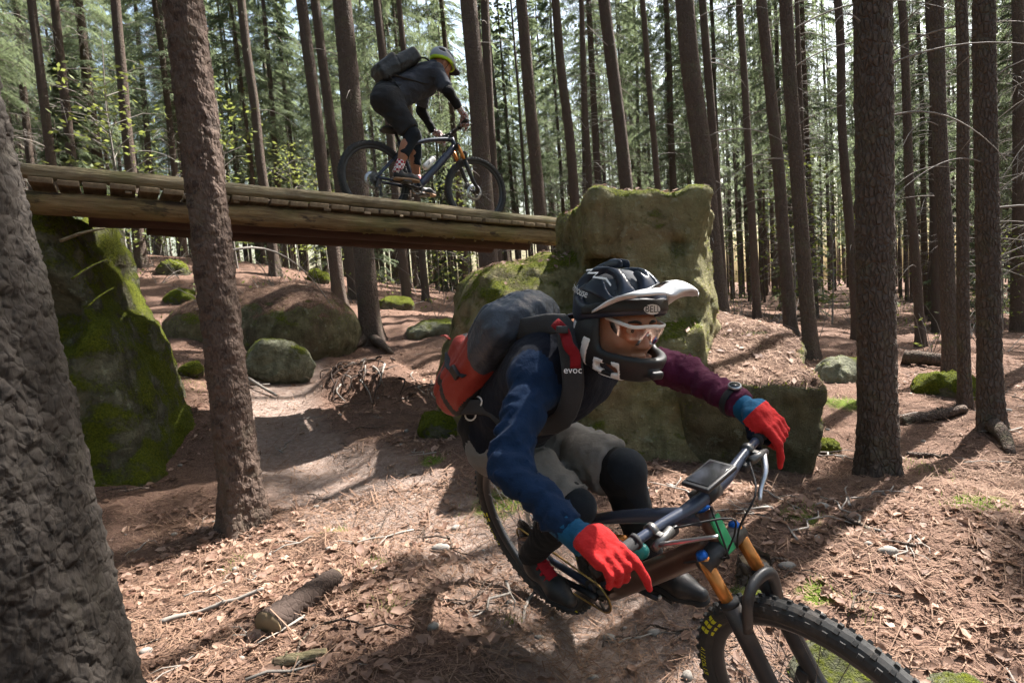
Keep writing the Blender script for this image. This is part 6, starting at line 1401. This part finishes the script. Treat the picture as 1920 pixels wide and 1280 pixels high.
    v = np.stack([b0-wv, b0+wv, tp], 1).reshape(-1, 3); tag(mk('grass_tufts', (v, np.arange(len(v)).reshape(-1, 3)), MAT['grass'], GROUND, smooth=False), kind='stuff')
def build_undergrowth():                 # dry twig tangles and seedlings between the far trunks
    r = np.random.default_rng(9); parts = []; lv = []
    for k in range(620):
        y = r.uniform(8.5, 30); x = r.uniform(-1, 1)*y*.95
        if abs(x+2.6) < 1.2 and y < 12 or (-1.2 < x < 3.2 and y < 9): continue
        if fbm(np.array([[x*.35, y*.35, 2.]]), 2)[0] < -.05: continue
        z = g1(x, y)
        for q in range(3):
            a = r.uniform(0, 6.28); h = r.uniform(.15, .9); l = r.uniform(.2, .8); p0 = np.array([x, y, z-.03]); p2 = p0+np.array([l*math.cos(a), l*math.sin(a), h]); parts.append(tube([p0, (p0+p2)/2+np.array([0, 0, .12*h+.02]), p2], [.007, .005, .0022], 3, cap=False))
        if k % 3 == 0:
            for q in range(16): c = np.array([x, y, z])+np.array([r.normal()*.25, r.normal()*.25, r.uniform(.08, .7)]); d = nrm(r.normal(size=3))*.04; w_ = nrm(np.cross(d, r.normal(size=3)))*.018; lv += [c-d, c+w_, c+d, c-w_]
    tag(mk('dry_undergrowth', join(parts), MAT['dead'], smooth=False), 'low tangle of dry twigs between the background trunks', 'undergrowth', kind='stuff')
    tag(mk('seedling_leaves', (np.array(lv), np.arange(len(lv)).reshape(-1, 4)), MAT['beech'], smooth=False), 'scattered fresh green seedling leaves between the background trunks', 'leaves', kind='stuff')
build_litter()
build_undergrowth()
def log_between(name, a, b, r0, r1, mat, label, cat, wob=.02, stubs=3, end=True, seed=0):
    a = np.array(a, float); b = np.array(b, float); n = 26; t = np.linspace(0, 1, n); L = np.linalg.norm(b-a)
    p = a+(b-a)*t[:, None]+wob*np.stack([fbm(xyz(t*3, t*0+seed), 2), fbm(xyz(t*3, t*0+seed+5), 2), .5*fbm(xyz(t*3, t*0+seed+9), 2)], -1)
    rr = (r0+(r1-r0)*t)*(1+.12*fbm(xyz(t*5, t*0+seed+3), 2)); v, f = tube(p, rr, 16); d = v-np.repeat(p, 16, 0); v = v+d*(.16*fbm(v*38+seed, 3))[:, None]
    root = empty(name, a, label, cat); mk('log', (v, f), MAT[mat], root, root.location)
    if end:
        for q, k, s in ((p[0], 0, -1), (p[-1], -1, 1)): dr = nrm(p[1]-p[0])*s; mk('cut_end', tube([q-dr*.002, q+dr*.004], rr[k]*.93, 16), MAT['cutwood'], root, root.location)
    for k in range(stubs): i = random.randint(4, n-5); dd = nrm(np.array([random.gauss(0, 1), random.gauss(0, 1), 1.2])); mk('branch_stub', tube([p[i], p[i]+dd*(rr[i]+random.uniform(.01, .04))], [rr[i]*.3, rr[i]*.18], 7), MAT[mat], root, root.location)
    return root
def G(px, py, d, up=0.): c = P(px, py, d); c[2] = g1(c[0], c[1])+up; return c
def build_deadwood():
    log_between('fallen_log', G(505, 1215, 2.28, .035), G(625, 1095, 2.62, .03), .060, .045, 'bark_red', 'short scaly log lying in the sunlit leaves beside the trail', 'log', .015, 2, seed=3)
    log_between('fallen_branch', G(515, 1275, 2.05, .02), G(612, 1252, 2.1, .02), .020, .016, 'log', 'pale broken branch piece at the bottom edge', 'branch', .006, 1, seed=8)
    log_between('fallen_branch', G(300, 1140, 2.5, .02), G(500, 1110, 2.6, .02), .012, .008, 'dead', 'thin dry branch between the huge trunk and the short log', 'branch', .02, 2, False, 12)
    log_between('fallen_branch', G(1700, 797, 4.9, .03), G(1815, 797, 4.9, .05), .045, .035, 'bark', 'bare fallen bough at the foot of the slim spruce', 'branch', .03, 2, False, 15)
    log_between('fallen_branch', G(1705, 835, 4.2, .02), G(1780, 850, 4.1, .02), .018, .010, 'bark', 'short dark branch below the fallen bough', 'branch', .03, 1, False, 17)
    log_between('fallen_branch', G(455, 672, 6.6, .08), G(515, 700, 6.3, .03), .018, .014, 'dead', 'pale stick leaning on the grey lichened stone', 'branch', .01, 1, False, 19)
    log_between('fallen_log', G(1690, 712, 7.6, .08), G(1790, 716, 7.3, .08), .09, .08, 'bark', 'mossy dark log lying behind the moss cushion stone', 'log', .03, 2, False, 23)
    log_between('fallen_branch', G(1590, 970, 3.05, .02), G(1700, 1035, 2.75, .02), .012, .008, 'bark', 'thin branch lying below the sturdy spruce', 'branch', .03, 2, False, 29)
    for k, (x0, y0, d0, x1, y1, d1, lb) in enumerate(((112, 452, 3.95, 197, 428, 4.05, 'uppermost mossy stick lodged against the steep boulder'), (135, 524, 3.85, 201, 486, 4.0, 'middle pale green stick lodged against the steep boulder'), (162, 577, 3.85, 214, 539, 4.0, 'lowest thin stick lodged against the steep boulder'))):
        a, q = P(x0, y0, d0), P(x1, y1, d1); e = empty('lodged_stick', a, lb, 'stick'); mk('stick', tube(spline([a, (a+q)/2+np.array([0, 0, .012]), q], 8), np.linspace(.013, .007, 8)*(1-.2*k), 7), MAT['log' if k == 0 else 'rock_moss'], e, e.location)
    # stump behind the fork
    c = G(1412, 1085, 2.62); root = empty('tree_stump', c, 'small rotten stump behind the fork of the front bike', 'stump'); n = 9; z = np.linspace(-.05, .10, n)
    v, f = tube(np.stack([0*z+c[0]+z*.1, 0*z+c[1], c[2]+z], -1), .07*(1+.25*np.exp(-(z+.05)/.04)), 22, cap=False); d = v-np.array([c[0], c[1], 0]); d[:, 2] = 0; v = v+d*(.22*fbm(v*22, 3))[:, None]; v[:, 2] += (v[:, 2] > c[2]+.09)*.03*fbm(v*30, 2)
    mk('bark', (v, f), MAT['bark'], root, root.location); mk('cut_top', tube([(c[0]+.008, c[1], c[2]+.075), (c[0]+.01, c[1], c[2]+.088)], .064, 18), MAT['cutwood'], root, root.location)
    mk('branch_stub', tube(spline([c+np.array([.06, 0, .05]), c+np.array([.10, 0, .09]), c+np.array([.15, -.01, .085])], 6), [.014, .012, .010, .009, .008, .006], 7), MAT['bark'], root, root.location)
    # roots hanging out of the trail bank and running down from the rooted spruce
    bank = tag(empty('root_tangle', G(680, 745, 6.4), 'tangle of exposed roots in the trail bank below the rooted spruce', 'roots'), None)
    for k in range(46):
        a = G(random.uniform(620, 860), random.uniform(690, 722), random.uniform(6.4, 7.0), .02); q = a+np.array([random.gauss(0, .12), -random.uniform(.08, .4), 0]); q[2] = g1(q[0], q[1])+.01; m_ = (a+q)/2+np.array([random.gauss(0, .05), -.05, random.uniform(.0, .07)])
        mk('root', tube(spline([a, m_, q], 7), np.linspace(random.uniform(.006, .018), .003, 7), 6), MAT['bark_red' if k % 3 else 'dead'], bank, bank.location)
    rt = [(690, 640, 9.0, 640, 665, 8.3), (700, 645, 8.9, 735, 660, 8.4), (680, 642, 9, 660, 640, 8.9)]
    for k, (x0, y0, d0, x1, y1, d1) in enumerate(rt):
        a, q = G(x0, y0, d0, .10), G(x1, y1, d1, .01); mk('root', tube(spline([a, (a+q)/2+np.array([0, 0, .02]), q], 8), np.linspace(.085, .03, 8), 10), MAT['bark'], bank, bank.location)
    a, q = G(1862, 815, 4.45, .06), G(1895, 868, 3.95, .0); sr = empty('spruce_root', q, 'thick root running downhill from the spruce at the right edge', 'root'); mk('root', tube(spline([a, (a*.5+q*.5)+np.array([.02, 0, .015]), q], 9), np.linspace(.06, .03, 9), 10), MAT['bark'], sr, sr.location)
build_deadwood()
